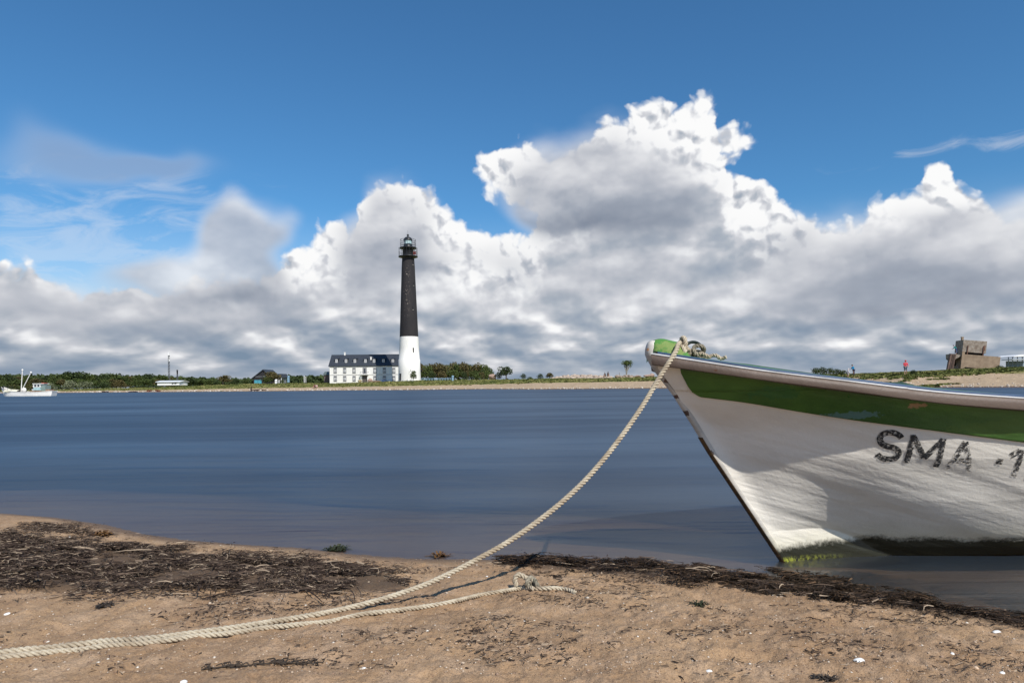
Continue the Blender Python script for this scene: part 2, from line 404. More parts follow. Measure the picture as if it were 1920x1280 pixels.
# where the wrack lies on the beach: outlines laid down once as world polygons
def poly(pts, z=.08): return np.array([at_z(a, b, z)[:2] for a, b in pts])
WEED = [(poly([(-160,1010),(60,1016),(200,1026),(330,1030),(520,1052),(700,1072),(770,1088),(760,1112),(640,1122),(520,1128),(350,1124),(180,1128),(0,1132),(-160,1135)]), 1.0, 0),
        (poly([(930,1052),(1060,1062),(1180,1072),(1300,1082),(1420,1092),(1500,1105),(1560,1122),(1500,1128),(1380,1118),(1240,1108),(1120,1096),(1020,1082),(940,1064)], .03), 1.0, 1),
        (poly([(1520,1118),(1640,1128),(1760,1140),(1850,1160),(1940,1180),(1980,1210),(1900,1200),(1800,1182),(1700,1166),(1600,1150),(1530,1136)], .03), .9, 1),
        (poly([(1150,1058),(1290,1064),(1400,1078),(1480,1090),(1440,1100),(1300,1090),(1180,1078)], .01), .9, 1),
        (poly([(60,982),(110,977),(170,984),(215,1002),(200,1010),(150,1008),(70,1000)], .05), .35, 0)]
def in_poly(P, x, y):
    r = np.zeros(x.shape, bool); n = len(P); j = n - 1
    for i in range(n):
        xi, yi = P[i]; xj, yj = P[j]
        c = ((yi > y) != (yj > y)) & (x < (xj - xi) * (y - yi) / (yj - yi + 1e-12) + xi); r ^= c; j = i
    return r
def build_beach():
    nr, na = 760, 1000
    r = .55 * (9.0 / .55) ** np.linspace(0, 1, nr); a = np.linspace(-.78, .78, na)
    A, Rr = np.meshgrid(a, r); x = Rr * np.sin(A); y = Rr * np.cos(A)
    z = ground_z(x, y)
    s = np.interp(x, _shx, _shy) - y
    dry = sstep(s, .02, .35)
    # footprints, ripples and hollows of trampled sand
    z = z + dry * (.030 * (fbm(x * 2.6, y * 2.6, 3) - .5) + .036 * (fbm(x * 9, y * 9, 5, .62) - .5)) + (.25 + .75 * dry) * .011 * (fbm(x * 34, y * 34, 3, .65) - .5)
    ri = random.Random(3)
    for _ in range(45):
        u, vv = ri.uniform(-1.9, 2.2), ri.uniform(1.5, 3.4); th = ri.uniform(0, 3.14); L = ri.uniform(.04, .10); w_ = L * ri.uniform(.3, .5); dp = ri.uniform(.003, .010)
        dx = (x - u) * math.cos(th) + (y - vv) * math.sin(th); dy = -(x - u) * math.sin(th) + (y - vv) * math.cos(th)
        q = (dx / L) ** 2 + (dy / w_) ** 2
        z = z + dry * dp * (-np.exp(-q) + .55 * np.exp(-((np.sqrt(q) - 1.5) / .45) ** 2))
    weed = np.zeros_like(x)
    bedw = in_poly(poly([(1430,1062),(1500,1060),(1920,1060),(2100,1090),(2100,1260),(1920,1190),(1750,1150),(1600,1125),(1500,1105)], 0), x, y) * .9
    weed = np.maximum(weed, bedw)
    for P, k, w_ in WEED: weed = np.maximum(weed, in_poly(P, x, y) * k)
    for _ in range(30):
        weed[1:-1, 1:-1] = (weed[1:-1, 1:-1] * 2 + weed[:-2, 1:-1] + weed[2:, 1:-1] + weed[1:-1, :-2] + weed[1:-1, 2:]) / 6
    z = z + weed * dry * .014 * fbm(x * 12, y * 12, 3)
    wet = 1 - sstep(s + .08 * (fbm(x * 5, y * 5, 3) - .5), .03, .30)
    idx = np.arange(nr * na).reshape(nr, na)
    f = np.stack([idx[:-1, :-1], idx[1:, :-1], idx[1:, 1:], idx[:-1, 1:]], -1).reshape(-1, 4)
    me = np_mesh('beach', np.stack([x, y, z], -1).reshape(-1, 3), f[:, ::-1], {'wet': wet, 'weed': weed}, True)
    o = new_obj('beach', me, beach_mat()); tag(o, kind='structure')
    return (r, a, z)
BR, BA, BZ = build_beach()
def beach_z(x, y):
    """height of the finished beach surface"""
    r_ = np.hypot(x, y); a_ = np.arctan2(x, y)
    i = np.clip(np.log(r_ / BR[0]) / np.log(BR[-1] / BR[0]) * (len(BR) - 1), 0, len(BR) - 1.001); j = np.clip((a_ - BA[0]) / (BA[-1] - BA[0]) * (len(BA) - 1), 0, len(BA) - 1.001)
    i0 = np.floor(i).astype(int); j0 = np.floor(j).astype(int); fi = i - i0; fj = j - j0
    return (BZ[i0, j0] * (1 - fj) + BZ[i0, j0 + 1] * fj) * (1 - fi) + (BZ[i0 + 1, j0] * (1 - fj) + BZ[i0 + 1, j0 + 1] * fj) * fi
bz = lambda x, y: float(beach_z(np.array([x]), np.array([y]))[0])

def ground_mat():
    m = bpy.data.materials.new('coastal_ground'); m.use_nodes = True; t = NT(m.node_tree); b = t.n['Principled BSDF']
    v = t.node('ShaderNodeTexCoord').outputs['Object']
    g = t.attr('grass')
    n1 = t.noise(t.vscale(v, 1, .35, 1), .35, 5, .65); n2 = t.noise(v, 2.2, 4, .7)
    sand = t.mix(t.step(n2, .35, .7), (.50, .38, .255, 1), (.36, .265, .175, 1))
    sand = t.mix(t.mul(t.step(n1, .5, .7), .7), sand, (.36, .26, .17, 1))
    sand = t.mix(t.attr('edge'), sand, (.16, .10, .065, 1))
    gr = t.mix(t.step(n1, .35, .65), (.15, .165, .050, 1), (.25, .22, .085, 1))
    gr = t.mix(t.mul(t.step(n2, .5, .7), .6), gr, (.055, .075, .025, 1))
    fac = t.step(t.add(g, t.add(t.mul(t.sub(n1, .5), 1.5), t.mul(t.sub(n2, .5), .9))), .40, .60)
    t.l.new(t.mix(fac, sand, gr), b.inputs['Base Color']); b.inputs['Roughness'].default_value = .95; b.inputs['Specular IOR Level'].default_value = .1
    bn = t.node('ShaderNodeBump'); bn.inputs['Distance'].default_value = .25; t.l.new(n2, bn.inputs['Height']); t.l.new(bn.outputs[0], b.inputs['Normal'])
    return m
def grass_amount(x, y, z):
    az = np.arctan2(x, np.maximum(y, 1e-3)); p = 960 + F * np.tan(np.clip(az, -.9, .85))
    zt = np.interp(p, _px, _zt); lo = np.where(p > 1450, .15, 0) * 0 + np.interp(p, [0, 300, 500, 900, 1000, 1250, 1600, 1800, 1920], [.40, .42, .55, .8, 1.1, 1.2, .75, .75, .75])
    return sstep(z, lo, lo + np.where(p > 1400, 1.0, .35) * (zt - lo)) * np.where(p > 1400, .8, 1.0)
def build_ground():
    r = np.concatenate([[.05, .4, .8], 1.2 * (60 / 1.2) ** np.linspace(0, 1, 60), 60 * (420 / 60) ** np.linspace(0, 1, 420)[1:], 420 * (9000 / 420) ** np.linspace(0, 1, 40)[1:]])
    a = np.concatenate([np.linspace(-.70, .72, 1000), np.linspace(.72, 2 * math.pi - .70, 160)[1:]])
    A, Rr = np.meshgrid(a, r); x = Rr * np.sin(A); y = Rr * np.cos(A); z = ground_z(x, y)
    s = np.interp(x, _shx, _shy) - y
    z = np.where((Rr < 9.4) & (np.cos(A) > .45), z - .12 * (1 - sstep(Rr, 7.6, 8.8)) - .006, z)
    idx = np.arange(x.size).reshape(x.shape)
    f = np.stack([idx[:-1, :-1], idx[:-1, 1:], idx[1:, 1:], idx[1:, :-1]], -1).reshape(-1, 4)
    g = np.where(y > 25, grass_amount(x, y, z), 0); ed = np.where(y > 25, 1 - sstep(z, .03, .16 ), 0)
    me = np_mesh('ground', np.stack([x, y, z], -1).reshape(-1, 3), f, {'grass': g, 'edge': ed}, True)
    tag(new_obj('ground', me, ground_mat()), kind='structure')
build_ground()

def water_mat():
    m = bpy.data.materials.new('sea_water'); m.use_nodes = True; t = NT(m.node_tree); t.n.clear()
    out = t.node('ShaderNodeOutputMaterial'); v = t.node('ShaderNodeTexCoord').outputs['Object']
    d = t.attr('depth')
    x, y, z = t.sep(v)
    ly = t.m('LOGARITHM', t.add(t.m('MAXIMUM', y, .5), 1.0), 2.718)
    # wind streaks blurred by time: long across, short in depth
    st = t.noise(t.xyz(t.mul(x, .25), t.mul(y, 1.5), 0), .6, 5, .62, .6)
    st2 = t.noise(t.xyz(t.mul(x, .035), t.mul(y, .16), 4), 1.0, 4, .6, .4)
    st3 = t.noise(t.xyz(t.mul(x, 1.6), t.mul(y, 9.0), 2), 1.0, 3, .6, .3)
    streak = t.add(t.mul(t.sub(st, .5), .9), t.add(t.mul(t.sub(st2, .5), 1.9), t.mul(t.sub(st3, .5), .15)))
    deepc = t.mix(t.step(streak, -.25, .25), (.012, .034, .066, 1), (.027, .060, .102, 1))
    body = t.node('ShaderNodeBsdfDiffuse'); t.l.new(deepc, body.inputs[0])
    tr = t.node('ShaderNodeBsdfTransparent'); tr.inputs[0].default_value = (.72, .68, .60, 1)
    clear = t.m('EXPONENT', t.mul(d, -3.4))
    under = t.node('ShaderNodeMixShader'); t.l.new(clear, under.inputs[0]); t.l.new(body.outputs[0], under.inputs[1]); t.l.new(tr.outputs[0], under.inputs[2])
    bump = t.node('ShaderNodeBump'); bump.inputs['Strength'].default_value = 1; bump.inputs['Distance'].default_value = .05
    t.l.new(t.add(t.mul(st, 1.0), t.mul(st3, .10)), bump.inputs['Height'])
    gl = t.node('ShaderNodeBsdfGlossy'); gl.inputs['Color'].default_value = (.93, .96, 1, 1); gl.inputs['Roughness'].default_value = .34
    t.l.new(bump.outputs[0], gl.inputs['Normal'])
    lw = t.node('ShaderNodeFresnel'); lw.inputs[0].default_value = 1.33
    fr = t.m('MULTIPLY', t.mul(t.m('MINIMUM', lw.outputs[0], .225), t.sub(1.0, t.mul(clear, -.10))), t.add(.95, t.mul(streak, .40)), clamp=True)
    mx = t.node('ShaderNodeMixShader'); t.l.new(fr, mx.inputs[0]); t.l.new(under.outputs[0], mx.inputs[1]); t.l.new(gl.outputs[0], mx.inputs[2])
    t.l.new(mx.outputs[0], out.inputs[0]); return m
def build_water():
    r = np.concatenate([1.2 * (30 / 1.2) ** np.linspace(0, 1, 260), 30 * (8000 / 30) ** np.linspace(0, 1, 80)[1:]]); a = np.linspace(-1.5, 1.5, 500)
    A, Rr = np.meshgrid(a, r); x = Rr * np.sin(A); y = Rr * np.cos(A)
    gzv = ground_z(x, y)
    idx = np.arange(x.size).reshape(x.shape)
    f = np.stack([idx[:-1, :-1], idx[:-1, 1:], idx[1:, 1:], idx[1:, :-1]], -1).reshape(-1, 4)
    keep = ((gzv < .06) | (Rr < 20) & (gzv < .12)).ravel()[f].any(1)
    me = np_mesh('water', np.stack([x, y, np.zeros_like(x)], -1).reshape(-1, 3), f[keep], {'depth': np.maximum(-gzv, 0)}, True)
    tag(new_obj('water', me, water_mat()), kind='structure')
build_water()
# ---------------------------------------------------------------- the white boat with its bow on the beach
BPSI, BHEEL = R(14), R(-1)
_ba = Vector((math.cos(BPSI), math.sin(BPSI), 0)); _bp0 = Vector((math.sin(BPSI), -math.cos(BPSI), 0)); _bu0 = Vector((0, 0, 1))
_bp = _bp0 * math.cos(BHEEL) - _bu0 * math.sin(BHEEL); _bu = _bu0 * math.cos(BHEEL) + _bp0 * math.sin(BHEEL)
BFOOT = at_z(1465, 1052, 0.0)
BM = Matrix(((_ba.x, -_bp.x, _bu.x, BFOOT.x), (_ba.y, -_bp.y, _bu.y, BFOOT.y), (_ba.z, -_bp.z, _bu.z, BFOOT.z), (0, 0, 0, 1)))
# local axes: x aft, y away from camera (starboard of the picture), z up; near side is y < 0
LB = 4.9
_st = np.array([(-.705, 1.06), (-.690, 1.035), (-.684, 1.017), (-.674, .974), (-.641, .916), (-.546, .798), (-.447, .649), (-.368, .524), (-.179, .255), (-.07, .098), (0, 0), (.05, -.05), (.17, -.075)])

def stem_x(z): return np.interp(z, _st[::-1, 1], _st[::-1, 0])
def _spl(xs, ys):
    xs, ys = np.array(xs), np.array(ys); m = np.gradient(ys, xs)
    def f(X):
        X = np.clip(np.asarray(X, float), xs[0] - .1, xs[-1]); i = np.clip(np.searchsorted(xs, X) - 1, 0, len(xs) - 2); h = xs[i + 1] - xs[i]; t = (X - xs[i]) / h
        return (2 * t ** 3 - 3 * t ** 2 + 1) * ys[i] + (t ** 3 - 2 * t ** 2 + t) * h * m[i] + (-2 * t ** 3 + 3 * t ** 2) * ys[i + 1] + (t ** 3 - t ** 2) * h * m[i + 1]
    return f
sheer_z = _spl([-.72, -.6, -.45, -.3, -.1, .1, .3, .5, .7, .9, 1.1, 1.5, 2.2, 3.2, 4.2], [1.003, .971, .936, .905, .868, .836, .809, .787, .768, .752, .739, .723, .722, .752, .81])
rail_t = _spl([-.7, -.45, 0, .5, 1.1, 4.2], [.056, .048, .048, .054, .060, .060])
green_t = _spl([-.7, -.45, -.3, -.1, .1, .3, .5, .7, .9, 1.3, 4.2], [.165, .148, .142, .147, .153, .158, .167, .178, .190, .205, .205])
def keel_z(X): return -.06 - .0 * np.asarray(X)
def half_b(X, z):
    X = np.asarray(X, float); z = np.asarray(z, float)
    d = np.maximum(X - stem_x(z), 0)
    w = np.interp(z, [-.06, -.03, .0, .05, .12, .3, .5, .7, .86, 1.0], [.0, .30, .42, .49, .54, .64, .70, .738, .767, .79])
    l = np.interp(z, [-.06, .1, .5, .86, 1.0], [1.5, 1.3, .95, .78, .74])
    off = .085 * (1 - sstep(z, .62, .82)); e_ = d - off; de = np.where(off > 1e-4, .5 * (e_ + np.sqrt(e_ * e_ + .0008)) - .5 * (-off + np.sqrt(off * off + .0008)), d)
    b = w * (1 - np.exp(-de / l)) + .09 * np.minimum(d, .09) * (1 - sstep(z, .62, .82))
    # a soft knuckle: below it the side tucks in
    kn = np.interp(X, [-.3, .3, .65, 1.1, 2.0, 4.5], [.62, .40, .26, .12, .10, .10]); fade = sstep(X, -.1, .35)
    q = kn - np.maximum(z, .09); sp = .03 * np.log1p(np.exp(np.clip(q / .03, -30, 30)))
    b = b - .42 * fade * sp 
    tail = 1 - .30 * sstep(X, 2.2, LB - .7) * np.clip((X - 2.2) / 2.4, 0, 1) 
    return np.maximum(b, .075 * sstep(X, .03, 1.0) * sstep(z, -.062, -.03)) * tail + .012
def hull_pt(X, z, off=0.0, side=-1):
    """point on the shell and outward normal, local coordinates"""
    e = .004
    b = half_b(X, z); bx = (half_b(X + e, z) - half_b(X - e, z)) / (2 * e); bzz = (half_b(X, z + e) - half_b(X, z - e)) / (2 * e)
    n = np.stack([-bx, np.ones_like(b), -bzz], -1); n /= np.linalg.norm(n, axis=-1, keepdims=True)
    p = np.stack([X * np.ones_like(b), b, z * np.ones_like(b)], -1) + n * off
    p[..., 1] *= side; n[..., 1] *= side
    return p, n
def hull_surface(z_of, n_u, n_v, x0=0.0, x1=None, off=0.0, side=-1, u_pow=1.5, inset=0.0):
    """grid of shell points; z_of(X, v) gives the height for v in 0..1"""
    x1 = LB - .8 if x1 is None else x1
    v = np.linspace(0, 1, n_v); rows = []
    for vv in v:
        # start of this line on the stem
        X = -.7
        for _ in range(30): X = float(stem_x(z_of(np.array(X), vv))) + inset
        xs = X + x0 + (x1 - X - x0) * np.linspace(0, 1, n_u) ** u_pow
        zz = z_of(xs, vv); p, n = hull_pt(xs, zz, off, side); rows.append(p)
    return np.array(rows)
def paint(name, c, c2, rough=.45, worn=None, algae=False, streaks=True):
    m = bpy.data.materials.new(name); m.use_nodes = True; t = NT(m.node_tree); b = t.n['Principled BSDF']
    v = t.node('ShaderNodeTexCoord').outputs['Object']
    n1 = t.noise(t.vscale(v, .6, 1, 1.6), 3.0, 5, .6); n2 = t.noise(v, 60.0, 4, .65); n3 = t.noise(t.vscale(v, .35, 1, 1), 11.0, 5, .62)
    col = t.mix(t.step(n1, .35, .68), c, c2)
    col = t.mix(t.mul(t.step(n3, .60, .74), .35), col, tuple(x * .72 for x in c[:3]) + (1,))
    if worn is not None:
        for (cx, cz, rx, rz_, wc, amt) in worn:
            x, y, z = t.sep(v)
            dx = t.mul(t.sub(x, cx), 1 / rx); dz = t.mul(t.sub(z, cz), 1 / rz_)
            d = t.add(t.add(t.mul(dx, dx), t.mul(dz, dz)), t.add(t.mul(t.sub(n3, .5), 3.5), t.mul(t.sub(t.noise(v, 34.0, 5, .7), .5), 5.0)))
            col = t.mix(t.mul(t.step(d, 1.0, .5), amt), col, wc)
    if algae:
        x, y, z = t.sep(v)
        wz = t.sep(t.node('ShaderNodeNewGeometry').outputs['Position'])[2]
        an = t.noise(t.vscale(v, 1, 1, .7), 60.0, 5, .7)
        hgt = t.sub(wz, t.add(t.add(t.mul(t.sub(an, .5), .05), t.mul(t.sub(n3, .5), .07)), t.step(x, .0, .5, .0, .035)))
        col = t.mix(t.mul(t.step(hgt, .20, .05), .35), col, (.42, .40, .22, 1))
        col = t.mix(t.step(hgt, .085, .045), col, (.016, .016, .007, 1))
        col = t.mix(t.mul(t.mul(t.step(wz, .030, .008), t.step(an, .42, .6)), t.step(x, .40, .0)), col, (.24, .26, .03, 1))
    t.l.new(col, b.inputs['Base Color']); b.inputs['Roughness'].default_value = rough; b.inputs['Specular IOR Level'].default_value = .45
    b1 = t.node('ShaderNodeBump'); b1.inputs['Distance'].default_value = .0035; t.l.new(t.noise(t.vscale(v, .18, 1, 1), 14.0, 5, .62, .4), b1.inputs['Height'])
    b2 = t.node('ShaderNodeBump'); b2.inputs['Distance'].default_value = .0014; t.l.new(n2, b2.inputs['Height']); t.l.new(b1.outputs[0], b2.inputs['Normal'])
    t.l.new(b2.outputs[0], b.inputs['Normal']); return m
def grid_obj(name, grids, m, parent, smooth=True):
    """grids: list of (array (r,c,3), flip)"""
    V, Fc, k = [], [], 0
    for g, fl in grids:
        r, c = g.shape[:2]; idx = np.arange(r * c).reshape(r, c) + k
        f = np.stack([idx[:-1, :-1], idx[:-1, 1:], idx[1:, 1:], idx[1:, :-1]], -1).reshape(-1, 4)
        Fc.append(f[:, ::-1] if fl else f); V.append(g.reshape(-1, 3)); k += r * c
    return new_obj(name, np_mesh(name, np.concatenate(V), np.concatenate(Fc), None, smooth), m, parent)
WHITE_HULL = paint('white_hull_paint', (.80, .765, .70, 1), (.72, .685, .62, 1), .42, algae=True)
GREEN_HULL = paint('green_strake_paint', (.075, .170, .030, 1), (.038, .095, .020, 1), .45,
    worn=[(.08, .70, .11, .018, (.10, .20, .20, 1), .8), (.32, .735, .045, .016, (.42, .24, .14, 1), .8), (-.2, .80, .10, .03, (.035, .12, .035, 1), .7), (.8, .64, .3, .03, (.09, .16, .03, 1), .5)])
GREEN_CAP = paint('green_deck_paint', (.085, .25, .045, 1), (.055, .16, .035, 1), .5, worn=[(-.59, 1.01, .07, .04, (.26, .30, .09, 1), .6)])
RAIL_WOOD = paint('weathered_rail_paint', (.14, .105, .086, 1), (.095, .068, .054, 1), .55, worn=[(-.46, .90, .009, .006, (.10, .05, .03, 1), .9), (-.12, .87, .008, .006, (.10, .05, .03, 1), .9), (.21, .855, .008, .006, (.12, .06, .03, 1), .9), (.62, .85, .008, .006, (.12, .06, .03, 1), .9)])
RAIL_TOP = paint('sunlit_rail_edge', (.60, .60, .60, 1), (.30, .29, .28, 1), .42)  # whitish colour paints in the sun catching the rail's top edge
RAIL_BLUE = mat('blue_rail_groove', (.04, .08, .16), .5)
STEM_PAINT = paint('worn_white_stem_paint', (.60, .575, .53, 1), (.36, .34, .31, 1), .45,
    worn=[(-.70, 1.005, .028, .022, (.55, .25, .07, 1), .95), (-.54, .79, .02, .010, (.07, .03, .02, 1), .95), (-.585, .86, .016, .010, (.10, .04, .02, 1), .9), (-.49, .71, .02, .015, (.06, .03, .02, 1), .95), (-.37, .52, .015, .02, (.09, .05, .03, 1), .8)], algae=True)
INSIDE = mat('blue_grey_inner_paint', (.16, .24, .27), .7, .25, 5, .002, 20)
IRON = mat('dark_green_iron', (.035, .045, .035), .45, .3, 30, .001, 80, .6)
XT = LB - .8
def build_boat():
    root = thing('rowing_boat', 'white wooden boat with green top strake and black lettering, bow grounded at the beach edge', 'boat', (0, 0, 0))
    root.matrix_world = BM
    sz = sheer_z
    zf = lambda X, v: -.06 + (sz(X) + .06) * v
    # pleats and dents of the glassed-over planking
    def dent(G):
        x, z = G[..., 0], G[..., 2]
        dd = np.clip((x + .75) * 2, 0, 1)
        d = .007 * (fbm(x * .9 + 3 + z * 1.2, (z + .34 * x) * 9, 3) - .5) + .006 * (fbm(x * 2.2 + 9, (z + .30 * x) * 26, 3, .6) - .5)
        rid = .0
        for c0, sl, a in ((.66, .36, .004), (.43, .36, .005), (.24, .33, .003)):
            q = (z - (c0 - sl * x)) / .012; rid = rid + a * np.tanh(q) * .5 * sstep(x, -.45, .1)
        G = G.copy(); G[..., 1] += np.sign(G[..., 1]) * (d - rid * .0 + rid) * dd; return G
    global DENT; DENT = dent
    near = dent(hull_surface(zf, 420, 260, 0, XT, inset=.012)); far = hull_surface(zf, 60, 40, 0, XT, side=1, inset=.012)
    hull = grid_obj('hull', [(near, False), (far, True)], WHITE_HULL, root)
    tz = np.linspace(0, 1, 12); tr_n = hull_pt(np.full(12, XT), -.06 + (sz(XT) + .06) * tz)[0]; tr_f = tr_n.copy(); tr_f[:, 1] *= -1
    grid_obj('transom', [(np.stack([tr_n, tr_f]), False)], WHITE_HULL, root, False)
    # inner skin
    zi = lambda X, v: .30 + (sz(X) - .302) * v
    inn = hull_surface(zi, 60, 20, .16, XT - .02, off=-.034); inf = hull_surface(zi, 60, 20, .16, XT - .02, off=-.034, side=1)
    grid_obj('inner_planking', [(inn, True), (inf, False), (np.stack([inn[0], inf[0]]), False)], INSIDE, root)
    # green strake on the top plank
    def strake(side):
        vs = [(0, .0), (.004, .006), (.02, .008)] + [(v, .008) for v in np.linspace(.08, .92, 24)] + [(.98, .008), (1, .006)]
        rows = []
        for v, off in vs:
            back = .070 + .028 * v + .035 * (1 - min(v / .4, 1)) ** 2.2
            zz = lambda X: sz(X) - green_t(X) + (green_t(X) - rail_t(X) + .006) * v
            X = -.6
            for _ in range(30): X = float(stem_x(zz(np.array(X))))
            xs = X + back + (XT - X - back) * np.linspace(0, 1, 200) ** 1.4
            p, n = hull_pt(xs, zz(xs), off, side); q, _ = hull_pt(xs[:1], zz(xs[:1]), 0, side)
            rows.append(np.concatenate([q, p]))
        return dent(np.array(rows)) if side < 0 else np.array(rows)
    grid_obj('sheer_strake', [(strake(-1), False), (strake(1), True)], GREEN_HULL, root)
    # rails: boxed section that follows the sheer
    def rail(side, sect, x0=-.655):
        xs = x0 + (XT - x0) * np.linspace(0, 1, 160) ** 1.3
        b = half_b(xs, sz(xs)); rows = []
        e = .01; sl = (half_b(xs + e, sz(xs + e)) - half_b(xs - e, sz(xs - e))) / (2 * e)
        nx, ny = -sl / np.sqrt(1 + sl ** 2), 1 / np.sqrt(1 + sl ** 2)
        for o, h in sect + sect[:1]:
            wav = .0016 * np.sin(xs * 9 + o * 40)
            hh = np.where(h < -.05, h + .064 - rail_t(xs), h) if h < -.05 else h
            rows.append(np.stack([xs + nx * o, (b + ny * o + wav) * side, sz(xs) + hh + wav], -1))
        G = np.array(rows); return G
    def capped(name, sect, m, x0=-.655, both=True):
        gs = []
        for side in ((-1, 1) if both else (-1,)):
            G = rail(side, sect, x0 if side < 0 else x0 + .09); gs.append((G, side > 0))
            for c in (0, -1):
                e = G[:-1, c]; k = len(e) // 2
                gs.append((np.stack([e[:k], e[k:2 * k][::-1]]), (side > 0) ^ (c == 0)))
        return grid_obj(name, gs, m, root, False)
    capped('rubbing_rail', [(.000, -.064), (.031, -.064), (.033, -.060), (.034, -.030), (.033, -.010), (.000, -.009)], RAIL_WOOD)
    capped('rail_edge', [(.004, -.010), (.034, -.009), (.0352, -.006), (.033, -.003), (.024, -.001), (.004, .000)], RAIL_TOP, -.658)
    capped('rail_groove', [(-.006, -.004), (.010, -.002), (.010, .009), (-.006, .009)], RAIL_BLUE, -.64)
    capped('rail_cap', [(-.055, -.006), (-.008, -.004), (-.005, .006), (-.010, .010), (-.050, .012), (-.056, .008)], GREEN_CAP, -.60)
    # stem post: tapered timber along the cutwater with a rounded head
    zs = np.concatenate([np.linspace(-.07, .93, 60), np.linspace(.935, 1.045, 14)])
    rows = []
    for z in zs:
        x0 = float(stem_x(min(z, 1.04))); k = sstep(np.array(z), .86, .95); ln = .035 + .075 * float(k); th = .017 + .018 * float(k)
        top = max(0.0, (z - .985) / .062); sh = math.sqrt(max(1 - top ** 2, .0)) if top > 0 else 1
        cx = x0 + ln / 2 + (.012 * top if z > .98 else 0); hl = ln / 2 * (.35 + .65 * sh); th *= (.25 + .75 * sh)
        n = 20; row = []
        for j in range(n):
            a = 2 * math.pi * j / n; ca, sa = math.cos(a), math.sin(a)
            row.append((cx + hl * math.copysign(abs(ca) ** .7, ca), th * math.copysign(abs(sa) ** .7, sa), z))
        rows.append(row)
    mb = MB(); mb.grid(rows, closed=True); mb.quad(rows[-1], True); mb.build('stem', STEM_PAINT, root)
    # dark iron band on the lower cutwater
    rows = []
    for z in np.linspace(-.05, .60, 40):
        x0 = float(stem_x(z)); rows.append([(x0 + .006, -.0165, z), (x0 - .003, -.012, z), (x0 - .005, 0, z), (x0 - .003, .012, z), (x0 + .006, .0165, z)])
    mb = MB(); mb.grid(rows); mb.build('stem_band', mat('rusty_dark_iron', (.05, .04, .03), .6, .4, 40, .001, 90, .3, col2=(.16, .09, .04)), root)
    # humped green crown of the bow
    rows = []
    for i, X in enumerate(np.linspace(-.655, -.53, 18)):
        b = float(half_b(X, sz(X))) + .006; w = .25 + .75 * math.sin(math.pi * min((X + .655) / .125 * .62 + .15, .5)); row = []
        if i in (0, 17): w *= .35
        for t_ in np.linspace(-1, 1, 17): row.append((X, b * t_, float(sz(X)) + .010 + .075 * w * (1 - abs(t_) ** 2.2)))
        rows.append(row)
    rows = [[(p[0], p[1], p[2] - .05) for p in rows[0]]] + rows + [[(p[0], p[1], p[2] - .06) for p in rows[-1]]]
    mb = MB(); mb.grid(rows, flip=True); mb.build('bow_crown', GREEN_CAP, root)
    rows = []
    for X in np.linspace(-.53, .05, 10):
        b = float(half_b(X, sz(X))) - .02; rows.append([(X, b * t_, float(sz(X)) - .018 + .012 * (1 - t_ * t_)) for t_ in np.linspace(-1, 1, 9)])
    mb = MB(); mb.grid(rows, flip=True); mb.grid([rows[-1], [(p[0], p[1], p[2] - .05) for p in rows[-1]]], flip=True); mb.build('foredeck', GREEN_CAP, root)
    for X in (.9, 1.9, 3.0):
        b = float(half_b(X - .12, .50)) - .06; MB().box((X, 0, .52), (.22, 2 * b, .03)).build('thwart', INSIDE, root)
    # mooring ring with its plate
    mb = MB(); c = Vector((-.46, -.04, float(sz(-.46)) + .062))
    mb.tube([c + Vector((.055 * math.cos(a), .018 * math.cos(a) , .036 * math.sin(a))) for a in np.linspace(0, 2 * math.pi, 33)], .0075, 8, False)
    mb.tube([c + Vector((-.05, -.01, -.09)), c + Vector((-.05, -.01, -.02)), c + Vector((-.045, -.012, .012))], .010, 8); mb.build('mooring_ring', IRON, root)
    return root, near
BOAT, BNEAR = build_boat()
